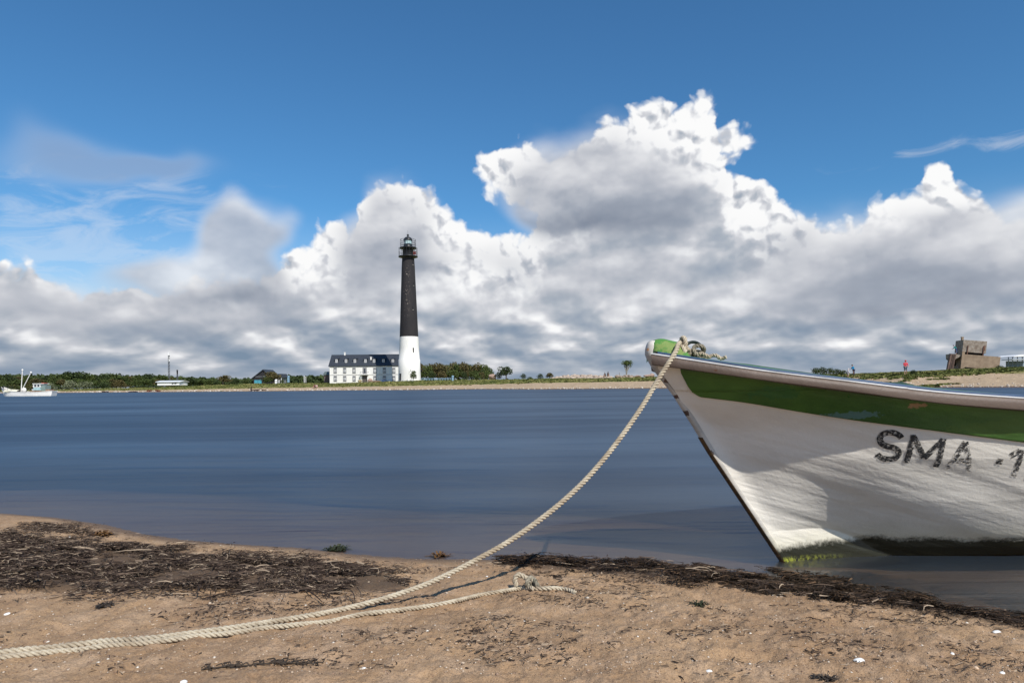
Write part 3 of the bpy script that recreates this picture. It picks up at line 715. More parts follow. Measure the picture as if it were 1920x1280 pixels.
# registration letters painted on the near side
def boat_px(G):
    """photo position of local boat points, used once to read off where the letters stand on the shell"""
    W = G @ np.array(BM.to_3x3()).T + np.array(BM.translation); return px_of(W[..., 0], W[..., 1], W[..., 2])
def build_letters():
    u, v = boat_px(BNEAR); 
    def inv(px, py):
        k = np.argmin((u - px) ** 2 + (v - py) ** 2); g = BNEAR.reshape(-1, 3)[k]; return np.array([g[0], g[2]])
    A_ = inv(1633, 858); B_ = inv(1880, 893); C_ = inv(1642, 806)
    ex = (B_ - A_) / 247.0; ey = (C_ - A_) / 54.0
    gx, gzl = BNEAR[..., 0].ravel(), BNEAR[..., 2].ravel()
    T = 10.5
    def arc(cx, cy, rx, ry, a0, a1, n=14): return [(cx + rx * math.cos(R(a)), cy + ry * math.sin(R(a))) for a in np.linspace(a0, a1, n)]
    S = arc(27, 39, 19, 13.5, 25, 270, 16) + arc(27, 14, 19, 12, 80, -155, 16)
    strokes = {'S': [S]}
    def L(ch, x): 
        if ch == 'M': return [[(x + 5, 0), (x + 5, 54)], [(x + 5, 52), (x + 32, 14)], [(x + 32, 14), (x + 59, 52)], [(x + 59, 54), (x + 59, 0)]]
        if ch == 'A': return [[(x + 4, 0), (x + 25, 54)], [(x + 25, 54), (x + 46, 0)], [(x + 13, 18), (x + 37, 18)]]
        if ch == '.': return [[(x, 27), (x + 12, 27)]]
        if ch == '1': return [[(x, 40), (x + 16, 52)], [(x + 20, 54), (x + 20, 0)]]
        if ch == '2': return [arc(x + 20, 37, 16, 14, 165, -35, 12) + [(x + 4, 6)], [(x, 6), (x + 40, 6)]]
        if ch == '8': return [arc(x + 20, 40, 14, 12, 0, 360, 20), arc(x + 20, 14, 17, 13, 0, 360, 20)]
    V, Fq, W = [], [], []
    todo = [(S, 0)] + [(s_, i) for i, (c, x) in enumerate((('M', 58), ('A', 132), ('.', 222), ('1', 246), ('2', 290))) for s_ in L(c, x)]
    for pts, li in todo:
        P_ = [np.array(p, float) for p in pts]; d = []
        seg = [0]; 
        for a, b in zip(P_, P_[1:]): seg.append(seg[-1] + np.linalg.norm(b - a))
        n = max(3, int(seg[-1] / 2.5)); ts = np.linspace(0, seg[-1], n); c = np.array([[np.interp(q, seg, [p[k] for p in P_]) for k in (0, 1)] for q in ts])
        tg = np.gradient(c, axis=0); tg /= np.linalg.norm(tg, axis=1, keepdims=True) + 1e-9; nr_ = np.stack([-tg[:, 1], tg[:, 0]], 1)
        base = len(V); m_ = 6
        for i in range(n):
            for j in range(m_):
                q = c[i] + nr_[i] * (j / (m_ - 1) - .5) * T; q = q.copy(); q[0] += (q[1] - 27) * .20 * 0
                uv = A_ + ex * q[0] + ey * q[1]
                k = np.argmin((gx - uv[0]) ** 2 + (gzl - uv[1]) ** 2)
                p, nn = hull_pt(np.array(uv[0]), np.array(uv[1]), 0.0)
                # follow the dents of the near side
                dy = BNEAR.reshape(-1, 3)[k][1] - hull_pt(np.array(gx[k]), np.array(gzl[k]))[0][1]
                V.append((p[0] + nn[0] * .0025, p[1] + dy + nn[1] * .0024, p[2] + nn[2] * .0025)); W.append({0: .22, 2: .0, 3: .25}.get(li, .36) + (.0 if li == 0 else .34 * (1 - q[1] / 54)))
        for i in range(n - 1):
            for j in range(m_ - 1):
                a = base + i * m_ + j; Fq.append((a, a + 1, a + m_ + 1, a + m_))
    me = np_mesh('lettering', V, np.array(Fq)[:, ::-1], {'worn': W}, True)
    m = bpy.data.materials.new('worn_black_lettering'); m.use_nodes = True; t = NT(m.node_tree); b = t.n['Principled BSDF']; out = t.n['Material Output']
    v_ = t.node('ShaderNodeTexCoord').outputs['Object']; b.inputs['Base Color'].default_value = (.022, .023, .026, 1); b.inputs['Roughness'].default_value = .6
    n = t.add(t.mul(t.noise(v_, 75.0, 5, .7), .75), t.mul(t.noise(t.vscale(v_, .5, 1, 2), 110.0, 3, .7), .25))
    tr = t.node('ShaderNodeBsdfTransparent'); mx = t.node('ShaderNodeMixShader')
    lv = t.add(.36, t.mul(t.attr('worn'), .19))
    t.l.new(t.m('MULTIPLY', t.m('SUBTRACT', n, lv), 9.0, clamp=True), mx.inputs[0]); t.l.new(tr.outputs[0], mx.inputs[1]); t.l.new(b.outputs[0], mx.inputs[2]); t.l.new(mx.outputs[0], out.inputs[0])
    new_obj('lettering', me, m, BOAT)
build_letters()

# ---------------------------------------------------------------- ropes
def smooth_path(pts, step=.004):
    P_ = [Vector(p) for p in pts]; out = []
    P_ = [P_[0] * 2 - P_[1]] + P_ + [P_[-1] * 2 - P_[-2]]
    for i in range(1, len(P_) - 2):
        a, b, c, d = P_[i - 1:i + 3]; n = max(2, int((c - b).length / step))
        for k in range(n):
            t = k / n; out.append(.5 * ((2 * b) + (c - a) * t + (2 * a - 5 * b + 4 * c - d) * t * t + (3 * b - a - 3 * c + d) * t ** 3))
    out.append(P_[-2]); return out
def rope_mb(mb, path, rad=.011, pitch=.048, n=8, fray=False):
    P_ = np.array([tuple(p) for p in path]); T_ = np.gradient(P_, axis=0); T_ /= np.linalg.norm(T_, axis=1, keepdims=True) + 1e-12
    rad = np.full(len(P_), rad) if np.isscalar(rad) else rad
    s_ = np.concatenate([[0], np.cumsum(np.linalg.norm(np.diff(P_, axis=0), axis=1))])
    Nn = np.zeros_like(P_); a = np.cross(T_[0], [0, 0, 1.0]); 
    if np.linalg.norm(a) < .1: a = np.array([1.0, 0, 0])
    a /= np.linalg.norm(a)
    for i in range(len(P_)):
        a = a - T_[i] * a.dot(T_[i]); a /= np.linalg.norm(a); Nn[i] = a
    Bn = np.cross(T_, Nn)
    for k in range(3):
        ph = 2 * math.pi * (s_ / pitch + k / 3)
        C_ = P_ + (Nn * np.cos(ph)[:, None] + Bn * np.sin(ph)[:, None]) * rad[:, None] * .52
        rows = [[tuple(C_[i] + (Nn[i] * math.cos(2 * math.pi * j / n) + Bn[i] * math.sin(2 * math.pi * j / n)) * rad[i] * .54) for j in range(n)] for i in range(len(P_))]
        mb.grid(rows, closed=True); mb.quad(rows[0][::-1]); mb.quad(rows[-1])
    return mb
def rope_mat():
    m = bpy.data.materials.new('hemp_rope'); m.use_nodes = True; t = NT(m.node_tree); b = t.n['Principled BSDF']; v = t.node('ShaderNodeTexCoord').outputs['Object']
    n = t.noise(v, 18.0, 4, .6); n2 = t.noise(v, 300.0, 3, .7)
    c = t.mix(t.step(n, .35, .7), (.54, .48, .37, 1), (.36, .30, .22, 1)); c = t.mix(t.mul(t.step(n2, .48, .66), .6), c, (.24, .18, .12, 1)); c = t.mix(t.mul(t.step(t.noise(v, 5.0, 3, .6), .5, .7), .45), c, (.30, .23, .15, 1))
    t.l.new(c, b.inputs['Base Color']); b.inputs['Roughness'].default_value = .9; b.inputs['Specular IOR Level'].default_value = .15
    bn = t.node('ShaderNodeBump'); bn.inputs['Distance'].default_value = .0012; t.l.new(n2, bn.inputs['Height']); t.l.new(bn.outputs[0], b.inputs['Normal']); return m
ROPE = rope_mat(); ROPE_DARK = mat('grey_weathered_rope', (.33, .29, .22), .95, .4, 40, .002, 150, col2=(.12, .11, .08))
def local(p): return BM @ Vector(p)
def ground_pt(px, py, lift=.006):
    """where a sight line meets the beach, lifted by a rope radius"""
    a, b = ray(px, py); Y = 2.5
    for _ in range(25): z = bz(a * Y, Y) + lift; Y = max(.8, min(6, (z - CAMH) / b))
    return Vector((a * Y, Y, bz(a * Y, Y) + lift))
def build_ropes():
    r1 = thing('mooring_rope', 'pale twisted mooring rope hanging from the bow of the boat down to the sand', 'rope')
    rs = .0090
    top = local((-.53, -.06, float(sheer_z(-.53)) + .080))
    air_px = [(1241,700),(1200,768),(1150,838),(1100,897),(1050,944),(1000,983),(950,1017),(900,1045),(850,1071),(800,1094),(750,1112),(700,1127)]
    land = [ground_pt(*q, rs * .8) for q in ((640,1142),(600,1150),(540,1160),(470,1171),(400,1181),(340,1189),(300,1194),(255,1196),(200,1201),(140,1208),(100,1213),(50,1217),(-10,1224),(-90,1234),(-200,1243))]
    over = local((-.600, -(float(half_b(-.6, sheer_z(-.6))) + .052), float(sheer_z(-.6)) + .014))
    Y0, Y1 = land[0].y, over.y; x0, x1 = land[0].x, over.x
    pts = [top, top.lerp(over, .55) + Vector((0, 0, .012)), over]
    for q in air_px:
        a, b = ray(*q); 
        # a hanging rope lies in one vertical plane: meet the sight line with it
        k = (Y1 - Y0) / (x1 - x0); Y = (Y0 - k * x0) / (1 - k * a); pts.append(Vector((a * Y, Y, CAMH + b * Y)))
    for i in range(3, len(pts)): pts[i].z = max(pts[i].z, bz(pts[i].x, pts[i].y) + rs)
    pts += land
    sp_ = smooth_path(pts); zz_ = np.array([p.z for p in sp_]); mb = MB(); rope_mb(mb, sp_, rs + .0018 * sstep(zz_, .12, .35)); mb.build('rope_line', ROPE, r1)
    # turns and hitches round the ring at the bow
    c = Vector((-.52, -.050, float(sheer_z(-.52)) + .045)); kn = MB()
    def loop(cx, cy, cz, ra, rb, tilt, ph, turns=1.0):
        out = []
        for a in np.linspace(0, 2 * math.pi * turns, int(26 * turns)):
            x, y, z = ra * math.cos(a + ph), .016 * math.sin(a * 2), rb * math.sin(a + ph)
            out.append(local((c.x + cx + x * math.cos(tilt), c.y + cy + y + x * math.sin(tilt), c.z + cz + z)))
        return out
    for args in ((-.005, -.015, .012, .022, .045, 1.2, 0, 1.1), (.012, .0, .008, .024, .042, .9, .4, 1.1), (-.018, -.02, -.006, .026, .040, 1.4, 1.0, 1.2), (.02, -.012, -.02, .045, .022, .2, 0, 1.15)):
        rope_mb(kn, smooth_path(loop(*args), .004), .0100)
    kn.build('knot', ROPE, r1)
    kd = MB()
    for args in ((.07, .01, -.022, .040, .022, .1, .5, 1.2), (.075, -.01, -.008, .034, .030, .5, 1.5, 1.1), (.095, .02, -.025, .03, .02, -.3, 0, 1.2)):
        rope_mb(kd, smooth_path(loop(*args), .004), .0095)
    kd.build('hitch', ROPE_DARK, r1)
    tail = []
    for i, X in enumerate(np.linspace(-.48, -.385, 9)):
        tail.append(local((X, -float(half_b(X, sheer_z(X))) + .05 + .006 * math.sin(i * 2.0), float(sheer_z(X)) + .033 + .006 * math.sin(i * 1.7))))
    mb = MB(); rope_mb(mb, smooth_path(tail), .0085, .036); mb.build('rope_tail', ROPE, r1)
    # the second, slack rope
    r2 = thing('slack_rope', 'loose pale rope lying on the sand with a knotted end', 'rope')
    q = [(-200,1253),(-90,1243),(-10,1233),(60,1225),(100,1221),(150,1217),(200,1209),(250,1206),(300,1201),(350,1194),(390,1190),(440,1185),(500,1176),(560,1168),(620,1160),(680,1151),(740,1144),(800,1136),(850,1127),(900,1115),(940,1108),(975,1103),(1000,1104)]
    pts = [ground_pt(*a) for a in q]; pts[-1].z += .004
    mb = MB(); rope_mb(mb, smooth_path(pts), .0082, .044); 
    e = [ground_pt(*a) for a in ((1005,1103),(1030,1102),(1050,1103),(1066,1106),(1078,1110))]
    rope_mb(mb, smooth_path(e), .0086); mb.build('rope_line', ROPE, r2)
    k0 = ground_pt(992, 1102, .0); kn = MB()
    def kl(dx, dz, ra, rb, tilt, ph, turns, ry=.012):
        return [k0 + Vector((dx + ra * math.cos(a + ph) * math.cos(tilt), ra * math.cos(a + ph) * math.sin(tilt) + ry * math.sin(2 * a), dz + rb * math.sin(a + ph))) for a in np.linspace(0, 2 * math.pi * turns, int(24 * turns))]
    rope_mb(kn, smooth_path(kl(.004, .018, .020, .016, .9, .3, 1.3)), .0095); rope_mb(kn, smooth_path(kl(.018, .014, .016, .016, -.8, 1.2, 1.2)), .0095)
    kn.build('knot', ROPE_DARK, r2)
    lp = MB(); a0 = k0 + Vector((-.048, .0, .008))
    rope_mb(lp, smooth_path([a0, a0 + Vector((-.004, .004, .025)), a0 + Vector((.008, .008, .040)), a0 + Vector((.028, .008, .034)), a0 + Vector((.045, .004, .024)), a0 + Vector((.062, 0, .014))]), .0098)
    lp.build('loop', ROPE, r2)
build_ropes()
# ---------------------------------------------------------------- dry and wet seaweed, shells and grit on the beach
def strands(name, n, polys, length, width, lift, mt, seed, thr=.44, attr=True, clumpk=1.0):
    g = np.random.default_rng(seed); V, Fc, C = [], [], []; k = 0; cnt = 0
    allp = np.concatenate([p for p, _ in polys]); lo, hi = allp.min(0), allp.max(0)
    while cnt < n:
        x = g.uniform(lo[0], hi[0], n); y = g.uniform(lo[1], hi[1], n); ok = np.zeros(n, bool)
        for P_, w in polys: ok |= in_poly(P_, x + .10 * (vnoise(x * 6, y * 6) - .5), y + .62 * (fbm(x * 4 + 50, y * 4, 3) - .5) + g.normal(0, .05, n) * (1 + 1.5 * (g.random(n) < .25))) & (g.random(n) < w)
        ok &= (.5 * fbm(x * 5.5, y * 9, 4, .6) + .5 * fbm(x * 2.3 + 31, y * 5, 4, .6) + .12 * (g.random(n) - .5)) > thr
        x, y = x[ok][:n - cnt], y[ok][:n - cnt]; m_ = len(x); cnt += m_
        z = beach_z(x, y); z = np.maximum(z, -.15)
        th = g.uniform(0, math.pi * 2, m_); th = np.where(g.random(m_) < .5, th, g.normal(0, .5, m_))
        L = length * g.lognormal(0, .45, m_); W = width * g.uniform(.5, 1.5, m_); cz = g.uniform(0, lift, m_) * (.3 + 1.4 * (fbm(x * 7 + 9, y * 7, 3) > .5))
        bend = g.normal(0, .5, m_); arch = g.uniform(-.1, .35, m_) * L
        tw = g.uniform(-1, 1, m_)
        base = []
        for i, s_ in enumerate((-.5, -.17, .17, .5)):
            a = th + bend * s_; px_, py_ = x + np.cos(a) * L * s_, y + np.sin(a) * L * s_; pz = z + cz + arch * (.25 - s_ * s_) * 1.2 + .002
            ox, oy = -np.sin(a) * W / 2, np.cos(a) * W / 2; oz = W * .5 * np.sin(tw * 2 + i * .8)
            base += [np.stack([px_ - ox, py_ - oy, pz - oz], -1), np.stack([px_ + ox, py_ + oy, pz + oz], -1)]
        B = np.stack(base, 1).reshape(-1, 3); V.append(B); id0 = k + np.arange(m_)[:, None] * 8
        for i in range(3): Fc.append(np.stack([id0[:, 0] + 2 * i, id0[:, 0] + 2 * i + 1, id0[:, 0] + 2 * i + 3, id0[:, 0] + 2 * i + 2], -1))
        C.append(np.repeat(g.random(m_), 8)); k += m_ * 8
    return np_mesh(name, np.concatenate(V), np.concatenate(Fc), {'tone': np.concatenate(C)})
def weed_mat(name, stops, rough=.8):
    m = bpy.data.materials.new(name); m.use_nodes = True; t = NT(m.node_tree); b = t.n['Principled BSDF']
    t.l.new(t.ramp(t.attr('tone'), stops), b.inputs['Base Color']); b.inputs['Roughness'].default_value = rough; b.inputs['Specular IOR Level'].default_value = .15; return m
DRYW = weed_mat('dry_seaweed_fibre', [(0, (.020, .013, .010, 1)), (.58, (.052, .035, .026, 1)), (.85, (.13, .092, .066, 1)), (1, (.40, .31, .22, 1))])
WETW = weed_mat('wet_seaweed_fibre', [(0, (.009, .006, .004, 1)), (.6, (.024, .016, .010, 1)), (.9, (.065, .040, .024, 1)), (1, (.16, .10, .06, 1))], .45)
dry = [(WEED[0][0], 1), (WEED[4][0], .4)]
tag(new_obj('dry_seaweed', strands('dry_seaweed', 64000, dry, .022, .0018, .017, DRYW, 1, .455), DRYW), kind='stuff')
tag(new_obj('submerged_seaweed', strands('submerged_seaweed', 9000, [(poly([(1440,1064),(1500,1070),(1700,1085),(1920,1100),(2050,1130),(2050,1240),(1900,1180),(1750,1150),(1600,1125),(1480,1100)], 0), 1)], .035, .003, .008, WETW, 8, .47), WETW), kind='stuff')
wetp = [(WEED[1][0], 1), (WEED[2][0], 1), (WEED[3][0], 1)]
tag(new_obj('wet_seaweed', strands('wet_seaweed', 30000, wetp, .024, .0020, .016, WETW, 2, .47), WETW), kind='stuff')
tag(new_obj('long_seaweed_strands', strands('long_seaweed_strands', 4200, [(WEED[0][0], 1), (WEED[1][0], .9), (WEED[2][0], .9)], .060, .0026, .022, DRYW, 12, .44), DRYW), kind='stuff')
sc_p = poly([(-200,1010),(700,1030),(1400,1090),(2000,1200),(2000,1290),(-200,1290)], .1)
tag(new_obj('seaweed_scraps', strands('seaweed_scraps', 5200, [(sc_p, 1)], .015, .0020, .003, DRYW, 3, .56), DRYW), kind='stuff')
def tuft(name, label, px, py, n, size, m, seed, cat='seaweed'):
    c = ground_pt(px, py, 0); g = random.Random(seed); mb = MB()
    for _ in range(n):
        a, L = g.uniform(0, 6.28), size * g.uniform(.4, 1); e = g.uniform(.1, 1.0); w = size * .09; p0 = Vector((g.gauss(0, size * .3), g.gauss(0, size * .15), 0)); d = Vector((math.cos(a), math.sin(a), 0)); s_ = Vector((-d.y, d.x, 0)) * w
        p1 = p0 + d * L * .5 + Vector((0, 0, L * e * .5)); p2 = p0 + d * L + Vector((0, 0, L * e * .35))
        mb.quad([p0 - s_ * .5, p0 + s_ * .5, p1 + s_, p1 - s_]); mb.quad([p1 - s_, p1 + s_, p2 + s_ * .3, p2 - s_ * .3])
    o = mb.build(name, m); o.location = c; tag(o, label, cat); return o
BROWNW = mat('golden_brown_wrack', (.20, .10, .025), .5, .4, 60, col2=(.06, .03, .012)); GREENW = mat('dark_green_weed', (.045, .055, .02), .6, .4, 60, col2=(.02, .02, .01)); BLACKW = mat('black_dried_weed', (.025, .02, .016), .8, .4, 60, col2=(.07, .05, .035))
tuft('seaweed_clump', 'golden brown seaweed tuft at the waterline left of the hanging rope', 824, 1043, 70, .055, BROWNW, 1)
tuft('seaweed_clump', 'low dark green weed mound at the water edge', 632, 1031, 260, .06, GREENW, 2)
tuft('seaweed_clump', 'small black weed clump below the wide seaweed bank at the left', 197, 1137, 90, .035, BLACKW, 3)
tuft('seaweed_clump', 'black weed clump on the sand at the bottom edge beside a shell', 1548, 1274, 60, .03, BLACKW, 4)
tuft('seaweed_clump', 'tiny green-black weed scrap on bare sand below the grounded bow', 1312, 1133, 50, .03, GREENW, 5)
tuft('seaweed_clump', 'red-brown weed scrap at the far left of the shore', 190, 1003, 90, .07, BROWNW, 6)
# dried twig line in front of the ropes
mb = MB(); g = random.Random(5); last = None
pth = [ground_pt(a, b, .004) for a, b in ((378,1254),(420,1249),(470,1246),(520,1241),(560,1243),(606,1241))]
mb.tube(smooth_path(pth, .01), .0022, 5)
for _ in range(60):
    i = g.randrange(len(pth) - 1); p = pth[i].lerp(pth[i + 1], g.random()); a = g.uniform(0, 6.28); L = g.uniform(.01, .035)
    mb.tube([p, p + Vector((math.cos(a) * L * .5, math.sin(a) * L * .5, .006)), p + Vector((math.cos(a + .6) * L, math.sin(a + .6) * L * .7, .002))], .0016, 4)
tag(mb.build('seaweed', BLACKW), 'dark dried seaweed stem lying on bare sand below the two ropes', 'seaweed')
# shells and bright pebbles that stand out
SHELL = mat('chalky_white_shell', (.80, .80, .77), .4, .15, 60, .0006, 200); STONE = mat('pale_ochre_pebble', (.60, .44, .30), .6, .25, 60)
def shell(px, py, size, label, rz=0, m=None):
    c = ground_pt(px, py, 0); mb = MB(); rows = []
    for i in range(9):
        t = i / 8; row = []
        for j in range(18):
            a = 2 * math.pi * j / 18; r_ = t * (1 - .22 * math.cos(a)) * (1 + .03 * math.cos(9 * a)); row.append((r_ * math.cos(a) * size * .5, r_ * math.sin(a) * size * .36, size * .20 * (1 - t * t) + .001))
        rows.append(row)
    mb.grid(rows, closed=True, flip=True); mb.grid([rows[-1], [(p[0], p[1], -.003) for p in rows[-1]]], closed=True, flip=True)
    o = mb.build('seashell', m or SHELL); o.location = c + Vector((0, 0, -.001)); o.rotation_euler = (.12, 0, rz); tag(o, label, 'seashell', 'shells and bright pebbles scattered on the sand')
shell(1613, 1237, .030, 'large oval white shell on bare sand, bottom right', .2)
shell(1871, 1184, .026, 'white shell just below the dark weed line at the right edge', .1)
shell(1786, 1224, .013, 'tiny cream shell between the big oval shell and the weed line', .9)
shell(1331, 1257, .016, 'dull cream shell partly under a black weed scrap near the bottom edge', -.3)
shell(16, 1150, .022, 'flat cream shell at the left edge below the seaweed bank', .4)
shell(345, 1277, .020, 'cream shell cut by the bottom edge below the dried stem', .7)
shell(683, 1252, .014, 'small round white shell at the bottom edge left of centre', .3)
shell(842, 1081, .014, 'white shell on the sand just under the hanging rope', .1)
shell(1880, 1260, .015, 'pale shell in the bottom right corner', .5)
shell(1830, 1250, .016, 'ochre pebble in the bottom right corner', 1.2, STONE)
shell(913, 1080, .012, 'tiny white pebble beside the shadow of the hanging rope', 1.0)
shell(130, 1006, .014, 'white shell high on the far left of the beach', 0)
# countless grit and shell fragments
def grit():
    n = 9000; g = np.random.default_rng(11); px = g.uniform(-60, 1980, n); py = 985 + 300 * g.random(n) ** .8
    a = np.array([ray(p, q) for p, q in zip(px, py)]); Y = (.11 - CAMH) / a[:, 1]; x = a[:, 0] * Y; y = Y
    s = np.interp(x, _shx, _shy) - y; ok = (s > .03) & (y > .9) & (y < 6); x, y = x[ok], y[ok]; n = len(x); z = beach_z(x, y)
    sz_ = .0012 + .0036 * g.random(n) ** 4 + .0045 * (g.random(n) < .010)
    oct_v = np.array([(1, 0, 0), (0, 1, 0), (-1, 0, 0), (0, -1, 0), (0, 0, .7), (0, 0, -.5)]); oct_f = np.array([(0, 1, 4), (1, 2, 4), (2, 3, 4), (3, 0, 4), (1, 0, 5), (2, 1, 5), (3, 2, 5), (0, 3, 5)])
    th = g.uniform(0, 6.28, n); st = g.uniform(.7, 1.6, n); jit = g.uniform(.75, 1.25, (n, 6, 1))
    v = oct_v[None] * jit; v = v * sz_[:, None, None]; vx = v[..., 0] * st[:, None]; vy = v[..., 1]
    X = vx * np.cos(th)[:, None] - vy * np.sin(th)[:, None] + x[:, None]; Yv = vx * np.sin(th)[:, None] + vy * np.cos(th)[:, None] + y[:, None]; Z = v[..., 2] * .8 + z[:, None] + .0006
    me = np_mesh('grit', np.stack([X, Yv, Z], -1).reshape(-1, 3), (oct_f[None] + (np.arange(n) * 6)[:, None, None]).reshape(-1, 3), {'tone': np.repeat(g.random(n), 6)})
    tag(new_obj('grit', me, weed_mat('shell_and_stone_grit', [(0, (.10, .07, .05, 1)), (.35, (.30, .20, .14, 1)), (.6, (.52, .40, .29, 1)), (.92, (.50, .41, .32, 1)), (1, (.74, .70, .62, 1))], .6)), kind='stuff')
grit()
# ---------------------------------------------------------------- far shore: lighthouse, house, trees, people
WHITE_WALL = mat('white_limewash', (.80, .79, .76), .8, .06, .6, .004, 3, stretch=(1, 1, .4)); GREY_TRIM = mat('grey_window_surround', (.26, .26, .27), .7, .1)
SLATE = mat('dark_slate_roof', (.035, .042, .055), .55, .2, 1.5, .01, 6); GLASS = mat('dark_window_glass', (.04, .05, .07), .12, .1, spec=.8)
WHITE_PAINT = mat('white_joinery', (.82, .82, .82), .5, .05); BLACK_METAL = mat('black_lantern_metal', (.022, .024, .028), .4, .2, 3)
DARK_DOOR = mat('dark_door', (.018, .018, .022), .5, .2); CLOTH = {}
def cloth(n, c): return mat(n, c, .85, .15, 6)
def prism(mb, pts, y0, y1):
    """extrude an x-z outline from y0 to y1"""
    n = len(pts); mb.quad([(x, y0, z) for x, z in pts]); mb.quad([(x, y1, z) for x, z in pts][::-1])
    for i in range(n):
        a, b = pts[i], pts[(i + 1) % n]; mb.quad([(a[0], y0, a[1]), (a[0], y1, a[1]), (b[0], y1, b[1]), (b[0], y0, b[1])])
    return mb
def shaft_mat():
    m = bpy.data.materials.new('flaking_black_limewash'); m.use_nodes = True; t = NT(m.node_tree); b = t.n['Principled BSDF']; v = t.node('ShaderNodeTexCoord').outputs['Object']
    x, y, z = t.sep(v); n = t.noise(v, 1.5, 5, .7); n2 = t.noise(t.vscale(v, 1, 1, .25), .8, 4, .6)
    band = t.mul(t.step(t.m('ABSOLUTE', t.add(x, .25)), 1.5, .4), t.mul(t.step(z, 20.5, 25), t.step(z, 43, 40)))
    c = t.mix(t.step(n2, .3, .7), (.024, .021, .023, 1), (.016, .015, .018, 1)); c = t.mix(t.mul(t.step(n, .56, .66), band), c, (.30, .25, .21, 1))
    t.l.new(c, b.inputs['Base Color']); b.inputs['Roughness'].default_value = .85; return m
def build_lighthouse():
    Y = 243; base = on(768, Y); base.z = at(768, 712.5, Y).z
    L = thing('lighthouse', 'tall round lighthouse with white base and black shaft topped by a glazed lantern', 'lighthouse', base)
    MB().lathe([(4.05, -2.0), (3.98, 0), (3.88, 3), (3.82, 7.3), (3.70, 7.42), (3.45, 11.5), (3.30, 15.4)], 64).build('base', WHITE_WALL, L)
    MB().lathe([(3.27, 15.4), (3.28, 15.5), (2.8, 28), (2.33, 40.3), (2.14, 43.3), (2.2, 43.7)], 64).build('shaft', shaft_mat(), L)
    mb = MB().lathe([(2.15, 43.2), (2.5, 43.55), (3.42, 43.75), (3.42, 44.0), (1.9, 44.0)], 48)
    mb.build('gallery', BLACK_METAL, L)
    def railing(name, r, z0, z1, n, rails):
        mb = MB()
        for i in range(n):
            a = 2 * math.pi * i / n; mb.tube([(r * math.cos(a), r * math.sin(a), z0), (r * math.cos(a), r * math.sin(a), z1)], .045, 5)
        for z in rails: mb.tube([(r * math.cos(a), r * math.sin(a), z) for a in np.linspace(0, 2 * math.pi, 49)], .05, 5, False)
        mb.build(name, BLACK_METAL, L)
    railing('railing', 3.3, 44.0, 46.9, 20, (44.7, 45.4, 46.9))
    MB().lathe([(1.95, 44.0), (1.95, 46.7), (2.9, 46.8), (2.9, 47.15), (1.45, 47.15)], 48).build('watch_room', BLACK_METAL, L)
    railing('upper_railing', 2.75, 47.15, 49.9, 18, (47.8, 48.5, 49.9))
    MB().lathe([(1.5, 47.15), (1.5, 48.35), (1.35, 48.35)], 40).build('lantern_wall', BLACK_METAL, L)
    gl = mat('lantern_glass', (.55, .75, .78), .08, .1, spec=.9)
    lg = MB().lathe([(1.32, 48.35), (1.32, 49.75)], 12, smooth=False).build('lantern_glazing', gl, L)
    mb = MB()
    for i in range(12):
        a = 2 * math.pi * i / 12; mb.tube([(1.36 * math.cos(a), 1.36 * math.sin(a), 48.3), (1.36 * math.cos(a), 1.36 * math.sin(a), 49.8)], .04, 5)
    mb.build('glazing_bars', BLACK_METAL, lg)
    dm = MB().lathe([(1.62, 49.7), (1.62, 49.85)] + [(1.5 * math.cos(a), 49.85 + 1.15 * math.sin(a)) for a in np.linspace(0, 1.45, 10)] + [(.18, 51.0), (.22, 51.25), (.42, 51.4), (.36, 51.75), (.05, 51.95)], 40).build('dome', BLACK_METAL, L)
    MB().tube([(0, 0, 51.9), (0, 0, 53.2)], .035, 5).build('lightning_rod', BLACK_METAL, dm)
    MB().box((2.5, -1.3, 44.9), (.9, .4, 1.0)).build('signal_box', mat('red_signal_box', (.20, .035, .03), .6), L)
    d = MB().box((-2.62, -2.83, 1.15), (.9, .5, 2.4), rz=.0).build('door', DARK_DOOR, L)
    for (px, py, z, w, h) in ((777.5, 657, 0, .35, 1.6), (782, 706, 0, .35, 1.3), (775, 494, 0, .35, 1.2), (776.5, 534, 0, .3, .9), (776, 579, 0, .35, 1.0)):
        wx = (px - 768 + (712 - py) * .0115) / 5.267; wz = (712.5 - py) / 5.267; r = float(np.interp(wz, [0, 7.4, 15.4, 43], [3.98, 3.8, 3.3, 2.14])); r_ = min(abs(wx) / r, .95)
        yy = -r * math.sqrt(1 - r_ ** 2); rz = math.asin(r_)
        q = MB().box((wx, yy, wz), (w, .3, h), rz=rz).build('window', DARK_DOOR, L)
        if wz > 16: MB().box((wx, yy - .05, wz - h * .5 - .1), (w + .1, .3, .12), rz=rz).build('sill', mat('pale_sill', (.45, .42, .38), .8), q)
    return base
LB_ = build_lighthouse()
